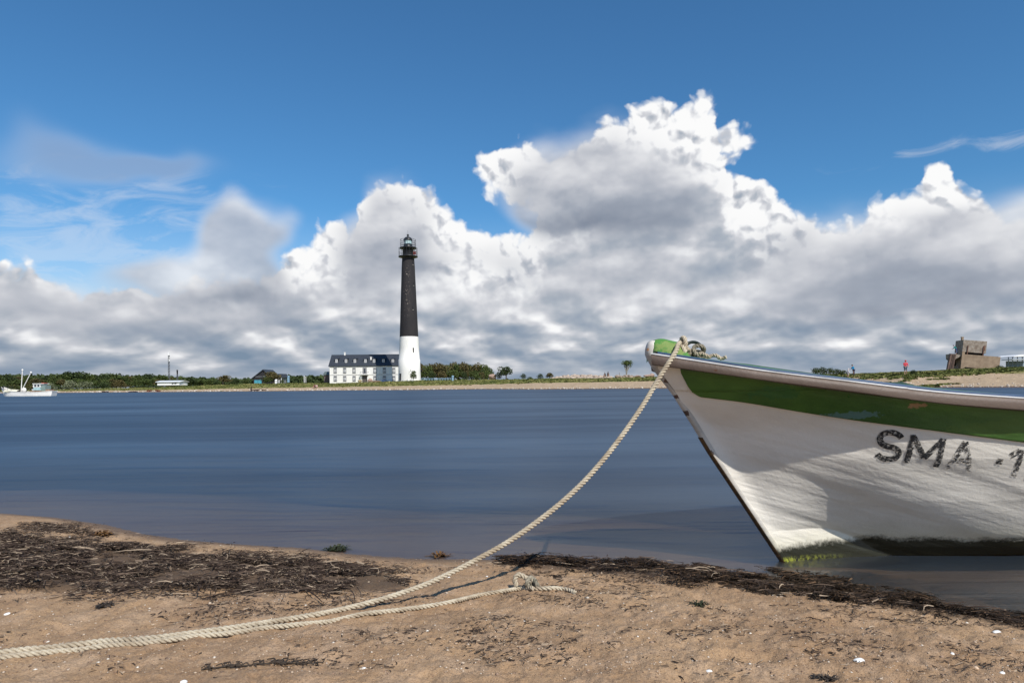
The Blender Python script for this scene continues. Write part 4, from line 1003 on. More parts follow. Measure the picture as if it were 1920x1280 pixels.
def build_house():
    Y = 265; s = 1 / 4.83
    base = at(618, 717, Y); base.z -= .2
    Hs = thing('house', 'long white two-storey keeper house with dark dormered roof beside the lighthouse', 'house', base)
    W, D, HE, HR = 28.0, 9.5, 6.45, 10.95
    def lx(px, py=700): return (at(px, py, Y) - base).x
    def lz(px, py): return (at(px, py, Y) - base).z
    MB().box((W / 2, D / 2, HE / 2 - .6), (W, D, HE + 1.2)).build('wall', WHITE_WALL, Hs)
    for x in (0.12, W - .12): MB().quad([(x, 0, HE), (x, D, HE), (x, D / 2, HR - .15)]) ; gq = MB(); gq.quad([(x, 0, HE), (x, D, HE), (x, D / 2, HR - .15)]); gq.build('gable', WHITE_WALL, Hs)
    roof = MB(); e = .35
    for sg, y0 in ((1, -e), (-1, D + e)):
        z0 = HE - .10; th = .22
        a = [(-e, y0, z0), (W + e, y0, z0), (W + e, D / 2, HR), (-e, D / 2, HR)]; b = [(x, y, z + th) for x, y, z in a]
        if sg < 0: a, b = a[::-1], b[::-1]
        roof.quad(a[::-1]); roof.quad(b)
        for i in range(4): j = (i + 1) % 4; roof.quad([a[i], a[j], b[j], b[i]])
    roof_o = roof.build('roof', SLATE, Hs)
    def slope_z(y): return HE - .10 + (HR - HE + .1) * (y + e) / (D / 2 + e) + .22
    win_x = (628.6, 646.4, 664.0, 703.0, 720.8, 738.5)
    def window(x, z, w=1.22, h=1.85):
        f = MB()
        for sx in (-1, 1): f.box((x + sx * (w / 2 - .07), -.05, z), (.17, .14, h))
        f.box((x, -.05, z + h / 2 + .05), (w + .12, .16, .2)); f.box((x, -.08, z - h / 2 - .04), (w + .14, .24, .12))
        fo = f.build('window', GREY_TRIM, Hs)
        MB().box((x, -.01, z), (w - .2, .06, h)).build('pane', GLASS, fo)
        g_ = MB()
        for sx in (-.24, .24): g_.box((x + sx, -.05, z - .12), (.20, .06, h * .68))
        g_.box((x, -.06, z + .35), (w - .3, .05, .10)); g_.build('sash', WHITE_PAINT, fo)
    for px in win_x:
        for py in (694.4, 709.6): window(lx(px), lz(px, py))
    dx = lx(683.9); bf = MB().box((dx, -.04, lz(684, 694.5)), (1.6, .12, 2.4)).build('balcony_door', GREY_TRIM, Hs)
    MB().box((dx, -.12, lz(684, 695)), (.55, .06, 1.8)).build('pane', GLASS, bf)
    MB().box((dx, -.04, lz(684, 710)), (1.9, .14, 2.7)).build('door', mat('brown_grey_door', (.10, .085, .08), .6), Hs)
    zb = lz(684, 702.0); bl = MB().box((dx, -.75, zb), (3.1, 1.5, .22)).build('balcony', WHITE_PAINT, Hs)
    r = MB()
    for i in range(11): r.tube([(dx - 1.5 + .3 * i, -1.45, zb + .1), (dx - 1.5 + .3 * i, -1.45, zb + 1.05)], .025, 4)
    for z in (.12, 1.05): r.tube([(dx - 1.5, -1.45, zb + z), (dx + 1.5, -1.45, zb + z)], .035, 4)
    for sx in (-1.5, 1.5): r.tube([(dx + sx, 0, zb + 1.05), (dx + sx, -1.45, zb + 1.05)], .035, 4)
    r.build('railing', BLACK_METAL, bl)
    for sx in (-1.3, 1.3): MB().box((dx + sx, -.9, lz(684, 713)), (.18, .18, 3.0)).build('balcony_post', WHITE_PAINT, bl)
    MB().box((W / 2, -.03, lz(684, 702.3)), (W, .08, .14)).build('string_course', GREY_TRIM, Hs)
    for px in (713.3, 618.8): MB().tube([(lx(px), -.12, HE - .1), (lx(px), -.12, .2)], .07, 6).build('downpipe', WHITE_PAINT, Hs)
    for px in (629.7, 647.7, 664.4, 684.2, 700.5, 718.0, 736.0):
        x = lx(px) ; y = 1.15; zc = lz(px, 676.6) + .1; x *= (Y + y) / Y * .0 + 1
        o = MB().box((x, y + 1.1, zc), (1.15, 2.2, 1.5)).build('dormer', SLATE, Hs)
        rf = MB(); a = [(x - .8, y - .2, zc + .72), (x + .8, y - .2, zc + .72), (x + .8, y + 2.9, zc + 1.25), (x - .8, y + 2.9, zc + 1.25)]; b = [(p[0], p[1], p[2] + .14) for p in a]
        rf.quad(a[::-1]); rf.quad(b)
        for i in range(4): j = (i + 1) % 4; rf.quad([a[i], a[j], b[j], b[i]])
        rf.build('dormer_roof', SLATE, o)
        wn = MB().box((x, y - .02, zc - .03), (.9, .08, 1.25)).build('dormer_window', WHITE_PAINT, o)
        MB().box((x - .19, y - .05, zc), (.22, .08, .85)).box((x + .19, y - .05, zc), (.22, .08, .85)).build('pane', GLASS, o)
    for px, y, h in ((641.5, D / 2, 1.25), (693.5, 2.5, 1.2)):
        z = slope_z(min(y, D / 2 - .01)); MB().box((lx(px), y, z + h / 2 - .35), (.55, .55, h)).box((lx(px), y, z + h - .3), (.68, .68, .12)).build('chimney', WHITE_WALL, roof_o)
    return base
build_house()
def shed(px0, px1, py_top, py_bot, Y, D, label, wallm, roofm, name='shed', ridge=.35, cat='shed'):
    base = at(px0, py_bot, Y); w = (px1 - px0) / F * Y; h = (py_bot - py_top) / F * Y; o = thing(name, label, cat, base)
    he = h * (1 - ridge); MB().box((w / 2, D / 2, he / 2 - .3), (w * .94, D * .94, he + .6)).build('wall', wallm, o)
    r = MB(); e = .25
    for y0, fl in ((-e, 0), (D + e, 1)):
        a = [(-e, y0, he), (w + e, y0, he), (w + e, D / 2, h), (-e, D / 2, h)]; b = [(x, y, z + .15) for x, y, z in a]
        if fl: a, b = a[::-1], b[::-1]
        r.quad(a[::-1]); r.quad(b)
        for i in range(4): j = (i + 1) % 4; r.quad([a[i], a[j], b[j], b[i]])
    r.build('roof', roofm, o)
    for x in (w * .035, w * .965):
        g_ = MB(); g_.quad([(x, 0.1, he), (x, D - .1, he), (x, D / 2, h - .02)]); g_.build('gable', wallm, o)
    return o, w, h, he
shed(607, 617, 697, 714, 270, 5, 'small grey-green shed peeping out left of the white house', mat('reddish_grey_boards', (.12, .09, .09), .8), mat('green_grey_tin', (.10, .13, .13), .6))
def build_barn():
    Y = 232; b = at(475, 719, Y); s = Y / F; o = thing('barn', 'dark gabled boathouse with turquoise doors half hidden by a round tree', 'barn', b)
    w = 34 * s; h = 24.5 * s; D = 9
    BW = mat('black_tarred_boards', (.022, .022, .026), .8, .3, 2)
    prism(MB(), [(0, -.5), (w, -.5), (w, 11 * s), (w * .60, h), (w * .52, h), (0, 11 * s)], 0, D).build('wall', BW, o)
    r = MB()
    for (x0, z0, x1, z1) in ((-.5, 11 * s - .45, w * .56, h + .1), (w + .5, 11 * s - .45, w * .56, h + .1)):
        pts = [(x0, z0), (x1, z1), (x1, z1 + .3), (x0, z0 + .3)]
        prism(r, pts if x0 < x1 else pts[::-1], -.4, D + .4)
    r.build('roof', SLATE, o)
    for x in (2.4 * s, 9.5 * s): MB().box((x + 3.0 * s, -.08, 3.4 * s), (6.4 * s, .14, 6.6 * s)).build('door', mat('turquoise_door', (.07, .32, .42), .6, .15, 3), o)
    MB().box((w * .35, -.06, 13 * s), (w * .66, .1, .18)).build('beam', mat('grey_beam', (.22, .22, .24), .8), o)
    # side wing with its open porch
    x0 = 40 * s; MB().box((x0 + 6.5 * s, 3.2, 5.2 * s), (11 * s, 4.5, 10.4 * s)).build('wing', mat('pale_grey_boards', (.24, .25, .26), .8, .2, 3), o)
    r = MB(); prism(r, [(x0 - 4 * s, 12 * s), (x0 + 14.5 * s, 11 * s), (x0 + 12 * s, 18 * s), (x0 + 1 * s, 18 * s)], .4, 6); r.build('wing_roof', SLATE, o)
    for k in (2.5, 7, 11.5): MB().box((x0 + k * s, .7, 5.5 * s), (.16, .16, 11 * s)).build('porch_post', WHITE_PAINT, o)
build_barn()
o, w, h, he = shed(293, 337, 714, 719.4, 262, 7, 'long low white building in front of the dark wood at the left', WHITE_PAINT, mat('pale_sheet_roof', (.74, .77, .80), .5), 'low_building', .45, 'building')
MB().box((w * .82, -.0, he * .5), (w * .08, .3, he * .4)).build('opening', DARK_DOOR, o); MB().box((w * .70, -.0, he * .35), (w * .07, .3, he * .3)).build('opening', DARK_DOOR, o)
# ---- masts
def mast(px, py0, py1, Y, r, label, wide=False):
    b = at(px, py1, Y); h = (py1 - py0) / F * Y; o = thing('mast', label, 'mast', b)
    mb = MB(); k = r
    for a in range(3): mb.tube([(k * math.cos(a * 2.1), k * math.sin(a * 2.1), -4), (k * .7 * math.cos(a * 2.1), k * .7 * math.sin(a * 2.1), h * .86)], .10, 5)
    n = int(h / 1.6)
    for i in range(n):
        z = h * .86 * i / n
        for a in range(3): mb.tube([(k * math.cos(a * 2.1), k * math.sin(a * 2.1), z), (k * math.cos(a * 2.1 + 2.1), k * math.sin(a * 2.1 + 2.1), z + h * .86 / n)], .06, 4)
    mb.build('lattice', mat('grey_galvanised_steel', (.11, .12, .14), .6), o)
    a_ = MB().tube([(0, 0, h * .84), (0, 0, h)], .10, 6); 
    for q in (.72, .80, .86): a_.tube([(0, -k, h * q), (k * 1.5, -k * 1.2, h * q)], .08, 4).box((k * 1.1, -k * 1.4, h * q), (.35, .25, 1.6))
    a_.box((0, 0, h * .885), (.5, .5, 1.4)); a_.build('antenna', WHITE_PAINT if not wide else mat('dark_lamp_head', (.08, .07, .08), .6), o)
mast(317, 658, 716, 330, .45, 'tall thin radio mast with white antennas rising behind the wood')
mast(332.5, 693, 716, 330, .35, 'short twin-headed mast just right of the tall radio mast', True)

# ---- trees
BARK = mat('grey_bark', (.10, .085, .07), .9, .3, 4)
def leaf_mat(name, c, c2):
    m = bpy.data.materials.new(name); m.use_nodes = True; t = NT(m.node_tree); b = t.n['Principled BSDF']
    r = t.node('ShaderNodeObjectInfo').outputs['Random']; tn = t.attr('tone')
    col = t.mix(t.m('ADD', t.mul(tn, .65), t.mul(r, .45), clamp=True), c, c2); t.l.new(col, b.inputs['Base Color']); b.inputs['Roughness'].default_value = .75; b.inputs['Specular IOR Level'].default_value = .2
    return m
LEAF = leaf_mat('mid_green_leaves', (.040, .062, .018, 1), (.085, .110, .030, 1)); LEAF_B = leaf_mat('brownish_leaves', (.060, .058, .022, 1), (.130, .105, .042, 1))
LEAF_S = leaf_mat('silver_willow_leaves', (.13, .155, .085, 1), (.22, .235, .145, 1)); LEAF_D = leaf_mat('dark_green_leaves', (.024, .040, .016, 1), (.055, .078, .026, 1))
def crown(seed, n, lobes, lo, spread, leaf, bottom=.12):
    """unit crown: x,y in -.5..5, z in bottom..1; leaf clumps as small two-sided faces"""
    g = np.random.default_rng(seed); V = []; T_ = []
    cs = np.stack([g.uniform(-.30, .30, lobes), g.uniform(-.30, .30, lobes), g.uniform(lo, .82, lobes)], -1); rs = g.uniform(.16, .26, lobes) * spread
    cs[0] = (0, 0, .78); rs[0] = .21 * spread
    for i in range(n):
        k = g.integers(lobes); d = g.normal(size=3); d /= np.linalg.norm(d); p = cs[k] + d * rs[k] * (g.uniform(.55, 1.05)) * np.array([1.15, 1.15, .9])
        p[2] = np.clip(p[2], bottom * g.uniform(.6, 1.3), 1.02)
        u_ = g.normal(size=3); u_ /= np.linalg.norm(u_); w_ = np.cross(u_, g.normal(size=3)); w_ /= np.linalg.norm(w_); s_ = leaf * g.uniform(.6, 1.5)
        V += [p - u_ * s_ - w_ * s_ * .6, p + u_ * s_ - w_ * s_ * .6, p + u_ * s_ * .8 + w_ * s_ * .6, p - u_ * s_ * .7 + w_ * s_ * .7]; T_ += [g.random()] * 4
    return np_mesh('crown', V, np.arange(4 * n).reshape(-1, 4), {'tone': T_})
def make_tree(name, label, cat, seed, lm, n=1100, lobes=11, lo=.35, spread=1.0, leaf=.035, trunk=.05, group=None, low=.12):
    o = thing(name, label, cat, group=group); g = random.Random(seed); mb = MB()
    mb.tube([(0, 0, -.06), (.01, 0, .2), (-.01, .01, .5), (.0, 0, .8)], [trunk, trunk * .7, trunk * .45, trunk * .15], 6)
    for _ in range(6):
        a = g.uniform(0, 6.28); z = g.uniform(.18, .5); mb.tube([(0, 0, z), (.16 * math.cos(a), .16 * math.sin(a), z + .16), (.27 * math.cos(a), .27 * math.sin(a), z + .33)], [trunk * .4, trunk * .25, trunk * .08], 5)
    a = mb.build('trunk', BARK, o); c = new_obj('crown', crown(seed, n, lobes, lo, spread, leaf, low), lm, o); KIDS[o.name] = [a, c]; return o
tree_use = {}
def put(kind, px, Y, py_top, wpx, label=None, group=None, py_bot=None, rz=None):
    proto, used = tree_use[kind]
    b = on(px, Y); 
    if py_bot is not None: b.z = min(b.z + 3, at(px, py_bot, Y).z)
    h = at(px, py_top, Y).z - b.z; w = wpx / F * Y; h = max(h, .6); rz = random.uniform(0, 6.28) if rz is None else rz
    if not used:
        o = proto; tree_use[kind][1] = True; o.location = b; o.rotation_euler = (0, 0, rz); o.scale = (w, w, h)
    else: o = copy_tree(proto, b, rz, (w, w, h))
    if label: o['label'] = label
    if group: o['group'] = group
    elif 'group' in o: del o['group']
    return o
def reg(kind, *a, **k): tree_use[kind] = [make_tree(*a, **k), False]
reg('wood1', 'tree', 'x', 'tree', 1, LEAF); reg('wood2', 'tree', 'x', 'tree', 2, LEAF_D, spread=1.15, lobes=9); reg('wood3', 'tree', 'x', 'tree', 3, LEAF, lobes=15, lo=.25, spread=.9)
reg('brown1', 'tree', 'x', 'tree', 4, LEAF_B, lobes=13, lo=.28); reg('brown2', 'tree', 'x', 'tree', 5, LEAF_B, lobes=9, spread=1.1)
reg('scrub1', 'tree', 'x', 'tree', 14, LEAF_B, lobes=18, lo=.18, spread=1.1, low=.0, n=1400); reg('scrub2', 'tree', 'x', 'tree', 15, LEAF, lobes=16, lo=.18, spread=1.15, low=.0, n=1400)
reg('bush1', 'bush', 'x', 'bush', 6, LEAF, lobes=14, lo=.22, spread=1.25, trunk=.03, low=.0, n=800); reg('bush2', 'bush', 'x', 'bush', 7, LEAF_D, lobes=10, lo=.2, spread=1.35, trunk=.03, low=.0, n=800)
reg('willow', 'willow', 'x', 'willow', 8, LEAF_S, lobes=13, lo=.22, spread=1.25, trunk=.03, low=.0, n=900)
g = random.Random(21)
tops = [(-40, 702), (0, 702), (30, 705), (60, 707), (85, 709), (103, 705), (120, 700), (135, 697), (150, 699), (170, 703), (182, 706), (190, 703), (205, 700), (225, 703), (245, 705), (262, 707), (278, 701), (290, 706), (303, 702.5), (318, 706), (335, 708), (360, 707.5), (385, 710.5), (405, 713)]
tx = [a for a, _ in tops]; ty = [b for _, b in tops]
ORD = ['first', 'second', 'third', 'fourth', 'fifth', 'sixth', 'seventh', 'eighth', 'ninth', 'tenth', 'eleventh', 'twelfth', 'thirteenth', 'fourteenth', 'fifteenth', 'sixteenth', 'seventeenth', 'eighteenth', 'nineteenth', 'twentieth', 'twenty-first', 'twenty-second', 'twenty-third', 'twenty-fourth', 'twenty-fifth', 'twenty-sixth', 'twenty-seventh', 'twenty-eighth']
GG = 'trees of the wood at the left'
for i, (px, py, w_, k, l) in enumerate(((-34, 701, 40, 'wood2', 'cut by the left edge'), (-8, 702, 34, 'wood1', 'first at the left edge'), (14, 703.5, 30, 'wood2', 'behind the bow of the fishing boat'), (36, 704.5, 30, 'brown2', 'behind the fishing boat booms'), (58, 706.5, 28, 'wood1', 'just left of the wheelhouse'), (80, 707, 26, 'wood2', 'behind the wheelhouse'), (100, 706, 24, 'wood3', 'right after the fishing boat'),
      (113, 700.5, 30, 'wood1', 'left shoulder of the highest dome'), (133, 696.5, 40, 'wood2', 'highest dome of the wood'), (154, 699, 34, 'wood1', 'right shoulder of the highest dome'), (173, 703, 26, 'wood3', 'right foot of the highest dome'), (190, 702.5, 26, 'wood2', 'left shoulder of the second dome'), (207, 699.5, 36, 'wood1', 'top of the second dome'), (226, 703, 30, 'wood3', 'right shoulder of the second dome'),
      (245, 704.5, 28, 'brown2', 'brownish one right of the second dome'), (262, 706, 24, 'wood1', 'in the dip before the narrow dome'), (278, 700.5, 22, 'wood2', 'narrow dome before the white low building'), (304, 701.5, 30, 'wood3', 'round dome above the white low building'), (322, 706, 22, 'brown2', 'between the two masts'), (338, 707.5, 24, 'wood1', 'right of the masts'), (358, 706.5, 28, 'wood2', 'low dome right of the masts'), (378, 709.5, 22, 'wood3', 'where the wood thins out'), (394, 711.5, 20, 'wood1', 'last and lowest of the wood'))):
    put(k, px, 335 + g.uniform(-8, 8), py, w_ + 4, 'tree in the wood along the left shore, ' + l, GG, 725)
    put(g.choice(['wood1', 'wood2', 'wood3']), px + 9, 352, py + 2.6, w_, 'tree set back in the left wood, %s from the left of its row' % ORD[i], 'back row of the wood at the left', 725)
px, i = -40, 0
while px < 345:
    k = g.choice(['wood1', 'wood3', 'brown1', 'bush1']); put(k, px, g.uniform(296, 312), 709.5 + g.uniform(-1, 4), g.uniform(18, 30), 'low tree in the front row of the left wood, %s from the left' % ORD[i], 'front row of the wood at the left', 727); px += g.uniform(13, 18); i += 1
px, i = -30, 0
while px < 340:
    put(g.choice(['bush1', 'bush2', 'brown1']), px, g.uniform(276, 286), g.uniform(719.5, 723), g.uniform(18, 30), 'low shoreline bush at the foot of the left wood, %s from the left' % ORD[i], 'bushes before the left wood'); px += g.uniform(15, 20); i += 1
put('willow', 96, 272, 717.5, 18, 'silvery willow bush just right of the fishing boat'); put('willow', 130, 270, 712.5, 24, 'larger rounded silvery willow bush, left one of the close pair'); put('willow', 157, 269, 714.5, 26, 'silvery willow bush, right one of the close pair, flatter')
put('bush2', 198, 272, 716, 22, 'brown-green round bush right of the two silvery willows')
put('brown1', 418, 240, 702.8, 27, 'round olive tree standing alone on the grass left of the boathouse', None, 720.5)
put('bush2', 404, 243, 713, 12, 'small dark bush at the left foot of the round olive tree', None, 721); put('bush2', 441, 248, 709, 20, 'dark low tree between the round olive tree and the boathouse', None, 719.5); put('bush1', 460, 246, 711, 16, 'small bush beside the left wall of the boathouse', None, 719)
put('brown1', 512, 222, 696, 30, 'dark green tree covering the right half of the boathouse', None, 720); put('bush1', 500, 221, 705, 24, 'lower leafy bush at the left foot of the boathouse tree', None, 719.5)
put('bush2', 577, 246, 708, 16, 'dark low bush on the grass left of the grey-green shed', None, 717.5); put('bush1', 529, 233, 710, 8, 'tiny bush beside the boathouse porch')
rt = [(789, 680, 13, 'scrub1'), (800, 684, 18, 'scrub2'), (813, 682, 20, 'scrub1'), (826, 680, 20, 'scrub1'), (838, 683, 20, 'scrub2'), (848, 679, 19, 'scrub1'), (860, 681, 20, 'scrub2'), (872, 679.5, 18, 'scrub1'), (884, 682, 18, 'scrub2'), (895, 681, 17, 'scrub1'), (906, 682, 15, 'scrub2'), (914, 687, 13, 'scrub2')]
for i, (a, b, w_, k) in enumerate(rt): put(k, a, g.uniform(262, 285), b - .3, w_ + 8, 'tree in the copse right of the lighthouse, %s from the lighthouse' % ORD[i], 'trees of the copse right of the lighthouse', 711)
for i, (a, b, w_, k) in enumerate(((808, 695, 16, 'bush2'), (830, 694, 18, 'brown2'), (852, 693, 18, 'bush1'), (872, 696, 16, 'bush2'), (890, 694, 18, 'bush1'), (905, 697, 14, 'brown2'))): put(k, a, 254, b, w_, 'bush at the foot of the copse, %s from the lighthouse' % ORD[i], 'bushes below the copse', 712)
put('bush1', 896, 246, 702, 18, 'small bright bush in front of the right end of the copse'); put('bush1', 775, 236, 694, 13, 'straggly bush growing against the white foot of the lighthouse', None, 713.5)
put('wood2', 949, 232, 687, 26, 'round dark tree right of the pink boulder', None, 710); put('bush2', 936, 235, 697, 14, 'dark bush between the pink boulder and the round tree', None, 710)
put('bush2', 982, 222, 700, 11, 'small round bush alone right of the round dark tree', None, 710); put('bush1', 994, 220, 706, 10, 'tiny low bush next to the small round bush')
put('bush2', 1013, 214, 700, 12, 'left bush of the pair on the grass bank', None, 710); put('brown1', 1030, 214, 698.5, 16, 'right bush of the pair on the grass bank', None, 710)
for i, (a, b) in enumerate(((1530, 689), (1543, 687.5), (1556, 689.5), (1569, 691), (1581, 693.5))): put(('bush1', 'bush2')[i % 2], a, 106, b, 17, 'low green bush on the crest behind the boat rail, %s from the left' % ORD[i], 'bushes on the crest behind the boat rail', 703)
put('bush2', 1712, 96, 695.5, 12, 'small dark bush at the feet of the person in red'); put('bush2', 1876, 108, 688.5, 14, 'dark bush at the right foot of the concrete bunker')
def vase_tree():
    Y = 192; b = at(1174.5, 703.5, Y); s = Y / F; o = thing('tree', 'slender vase-shaped tree with bare fanning stems and a small leafy top', 'tree', b); g_ = np.random.default_rng(4); mb = MB()
    tips = []
    for i in range(13):
        a = g_.uniform(-1, 1); q = g_.uniform(-.6, .6); tip = (a * 7.5 * s + 1.5 * s, q * 4 * s, g_.uniform(17, 26) * s); tips.append(tip); mb.tube([(0, 0, -.5), (a * 1.2 * s + .4 * s, q * s, 8 * s), (tip[0] * .75, tip[1] * .8, 16 * s), tip], [.13, .10, .07, .03], 5)
    mb.build('trunk', mat('pale_grey_bark', (.26, .24, .21), .9, .2), o); V = []; T_ = []
    for i in range(600):
        t_ = tips[g_.integers(len(tips))]; c = np.array([t_[0], t_[1], t_[2]]) * (1, 1, 1) + g_.normal(size=3) * (1.4, 1.0, 1.6) * s * 1.3
        if g_.random() < .6: c = np.array([g_.normal(1.2, 4.2), g_.normal(0, 3), g_.normal(22.5, 2.2)]) * s
        c[2] = min(c[2], 27.5 * s); u_ = g_.normal(size=3); u_ /= np.linalg.norm(u_); w_ = np.cross(u_, g_.normal(size=3)); w_ /= np.linalg.norm(w_); k = .10
        V += [c - u_ * k - w_ * k, c + u_ * k - w_ * k, c + u_ * k + w_ * k, c - u_ * k + w_ * k]; T_ += [g_.random()] * 4
    new_obj('crown', np_mesh('crown', V, np.arange(len(V)).reshape(-1, 4), {'tone': T_}), LEAF, o)
vase_tree()
# far wood, one mass along the horizon
def far_wood():
    g_ = np.random.default_rng(9); n = 16000; px = g_.uniform(-60, 650, n); px[:2500] = g_.uniform(650, 1000, 2500)
    top = np.interp(px, [-60, 300, 345, 420, 460, 540, 600, 650, 700, 1000], [704, 706, 709, 711.5, 711.5, 706.5, 706, 705, 712, 713]) + 1.2 * np.sin(px * .31) + .9 * np.sin(px * .83 + 1) + .7 * np.sin(px * 1.9)
    Y = g_.uniform(480, 560, n); py = top + (722 - top) * g_.random(n) ** 1.4; a = np.array([ray(p, q) for p, q in zip(px, py)]); P_ = np.stack([a[:, 0] * Y, Y, CAMH + a[:, 1] * Y], -1)
    u_ = g_.normal(size=(n, 3)); u_ /= np.linalg.norm(u_, axis=1, keepdims=True); w_ = np.cross(u_, g_.normal(size=(n, 3))); w_ /= np.linalg.norm(w_, axis=1, keepdims=True); s_ = g_.uniform(.5, 1.1, (n, 1))
    V = np.stack([P_ - u_ * s_ - w_ * s_, P_ + u_ * s_ - w_ * s_, P_ + u_ * s_ + w_ * s_, P_ - u_ * s_ + w_ * s_], 1).reshape(-1, 3)
    o = new_obj('distant_wood', np_mesh('distant_wood', V, np.arange(4 * n).reshape(-1, 4), {'tone': np.repeat(g_.random(n), 4)}), LEAF_D); tag(o, kind='stuff')
far_wood()
# grass tussocks over the banks
def tussocks():
    g_ = np.random.default_rng(10); n = 60000; px = g_.uniform(-60, 2050, n); r0 = np.interp(px, _px, _r0); wd = np.interp(px, _px, _wid)
    Y = r0 + wd * g_.uniform(.0, 1.35, n); x = np.array([ray(p, 715)[0] for p in px]) * Y; z = ground_z(x, Y); ga = grass_amount(x, Y, z)
    keep = (ga + 1.5 * (fbm(x * .16, Y * .45, 4, .6) - .5) > np.where(px > 1450, .34, .5)) & (g_.random(n) < np.clip(170 / Y, 0, 1)); x, Y, z = x[keep], Y[keep], z[keep]; n = len(x); px = px[keep]
    h = g_.uniform(.08, .24, n) * np.where(px > 1500, .9, 1.0) * (.6 + .8 * fbm(x * .3, Y * .3, 3)); w = h * g_.uniform(1.0, 2.4, n)
    V, T_ = [], []; tone = np.clip(fbm(x * .2 + 8, Y * .2, 3) * 1.3 - .2 + .2 * g_.normal(size=n), 0, 1)
    for k in range(2):
        a = g_.uniform(0, math.pi, n); dx, dy = np.cos(a) * w, np.sin(a) * w; lx_, ly = g_.normal(0, .1, n), g_.normal(0, .1, n)
        V.append(np.stack([np.stack([x - dx, Y - dy, z - .05], -1), np.stack([x + dx, Y + dy, z - .05], -1), np.stack([x + dx * .6 + lx_, Y + dy * .6 + ly, z + h], -1), np.stack([x - dx * .5 + lx_, Y - dy * .5 + ly, z + h * .8], -1)], 1).reshape(-1, 3)); T_.append(np.repeat(tone, 4))
    V = np.concatenate(V); m = weed_mat('shore_grass_blades', [(0, (.065, .085, .025, 1)), (.5, (.15, .165, .05, 1)), (1, (.28, .25, .11, 1))])
    tag(new_obj('shore_grass', np_mesh('shore_grass', V, np.arange(len(V)).reshape(-1, 4), {'tone': np.concatenate(T_)}), m), kind='stuff')
tussocks()
# rubble banks and tideline stones
RUB = leaf_mat('pale_rubble_stone', (.20, .15, .115, 1), (.50, .41, .33, 1))
def rubble(name, n, sampler, seed, smin, smax, m=RUB):
    g_ = random.Random(seed); mb = MB(); 
    for i in range(n):
        p, k = sampler(g_); s_ = g_.uniform(smin, smax) * k; mb.rock((p.x, p.y, p.z + s_ * .15), (s_ * g_.uniform(.9, 1.6), s_, s_ * g_.uniform(.6, .9)), g_.random(), 5, .15, g_.uniform(0, 3))
    o = mb.build(name, m); me = o.data; at_ = me.attributes.new('tone', 'FLOAT', 'POINT'); per = len(me.vertices) // n; at_.data.foreach_set('value', np.repeat(np.random.default_rng(seed).random(n), per).astype(np.float32)); tag(o, kind='stuff'); return o
def s_bank(g_):
    px = g_.uniform(1035, 1146); top = float(np.interp(px, [1035, 1060, 1090, 1120, 1146], [711, 706, 705, 705.5, 709])); py = g_.uniform(top, 713.5); p = at(px, py, 184 + (713 - py) * .8 + g_.uniform(-2, 2)); return p, 1
rubble('rubble_bank', 620, s_bank, 1, .5, 1.2)
def s_ruin(g_):
    px = g_.uniform(1154, 1200); py = g_.uniform(705.5, 710); return at(px, py, 178 + g_.uniform(-1, 1)), 1
rubble('stone_ruin', 90, s_ruin, 2, .4, .9)
def s_tide(g_):
    px = g_.uniform(0, 1960); r0 = float(np.interp(px, _px, _r0)); Y = r0 + g_.uniform(-3, 4) ** 1; x = ray(px, 720)[0] * Y
    for k in range(60):
        if gz(x, Y) > .02: break
        Y += .5; x = ray(px, 720)[0] * Y
    Y += g_.random() ** 2 * 2.5; return Vector((x, Y, max(0, gz(x, Y)))), Y / 160
rubble('tideline_stones', 620, s_tide, 3, .18, .45, leaf_mat('tideline_stone', (.14, .10, .08, 1), (.62, .56, .48, 1)))
def boulder(px, py, wpx, hpx, Y, label, m, seed, name='boulder', n=9):
    s = Y / F; o = MB().rock((0, 0, hpx * s * .42), (wpx * s, wpx * s * .8, hpx * s * 1.1), seed, n, .16).build(name, m); o.location = at(px, py, Y); tag(o, label, 'boulder' if name == 'boulder' else 'rock'); return o
PINK = mat('pinkish_granite', (.40, .28, .22), .85, .25, 1.5, .03, 4); BROWNR = mat('brown_rubble_heap', (.24, .16, .11), .9, .35, 1.2, .05, 4, col2=(.12, .08, .05))
boulder(923, 710.5, 16, 10, 236, 'large pinkish boulder at the right end of the copse', PINK, 3)
boulder(694, 716, 9, 7, 238, 'tan boulder in front of the balcony of the white house', PINK, 5)
boulder(702, 717, 22, 4, 236, 'low brown heap of earth and stones before the house', BROWNR, 6); boulder(675, 716.5, 8, 5, 238, 'small ochre boulder left of the house door', mat('ochre_stone', (.36, .30, .18), .9), 7)
for i, (a, b, w_, h_, l) in enumerate(((1196, 706.5, 12, 3.5, 'low tan stone just left of the mooring rope on the grass crest'), (1215, 706, 16, 4, 'long tan stone on the crest right behind the rope'), (1222, 706, 10, 6, 'tall tan stone on the crest behind the rope'))): boulder(a, b, w_, h_, 176, l, PINK, 11 + i)
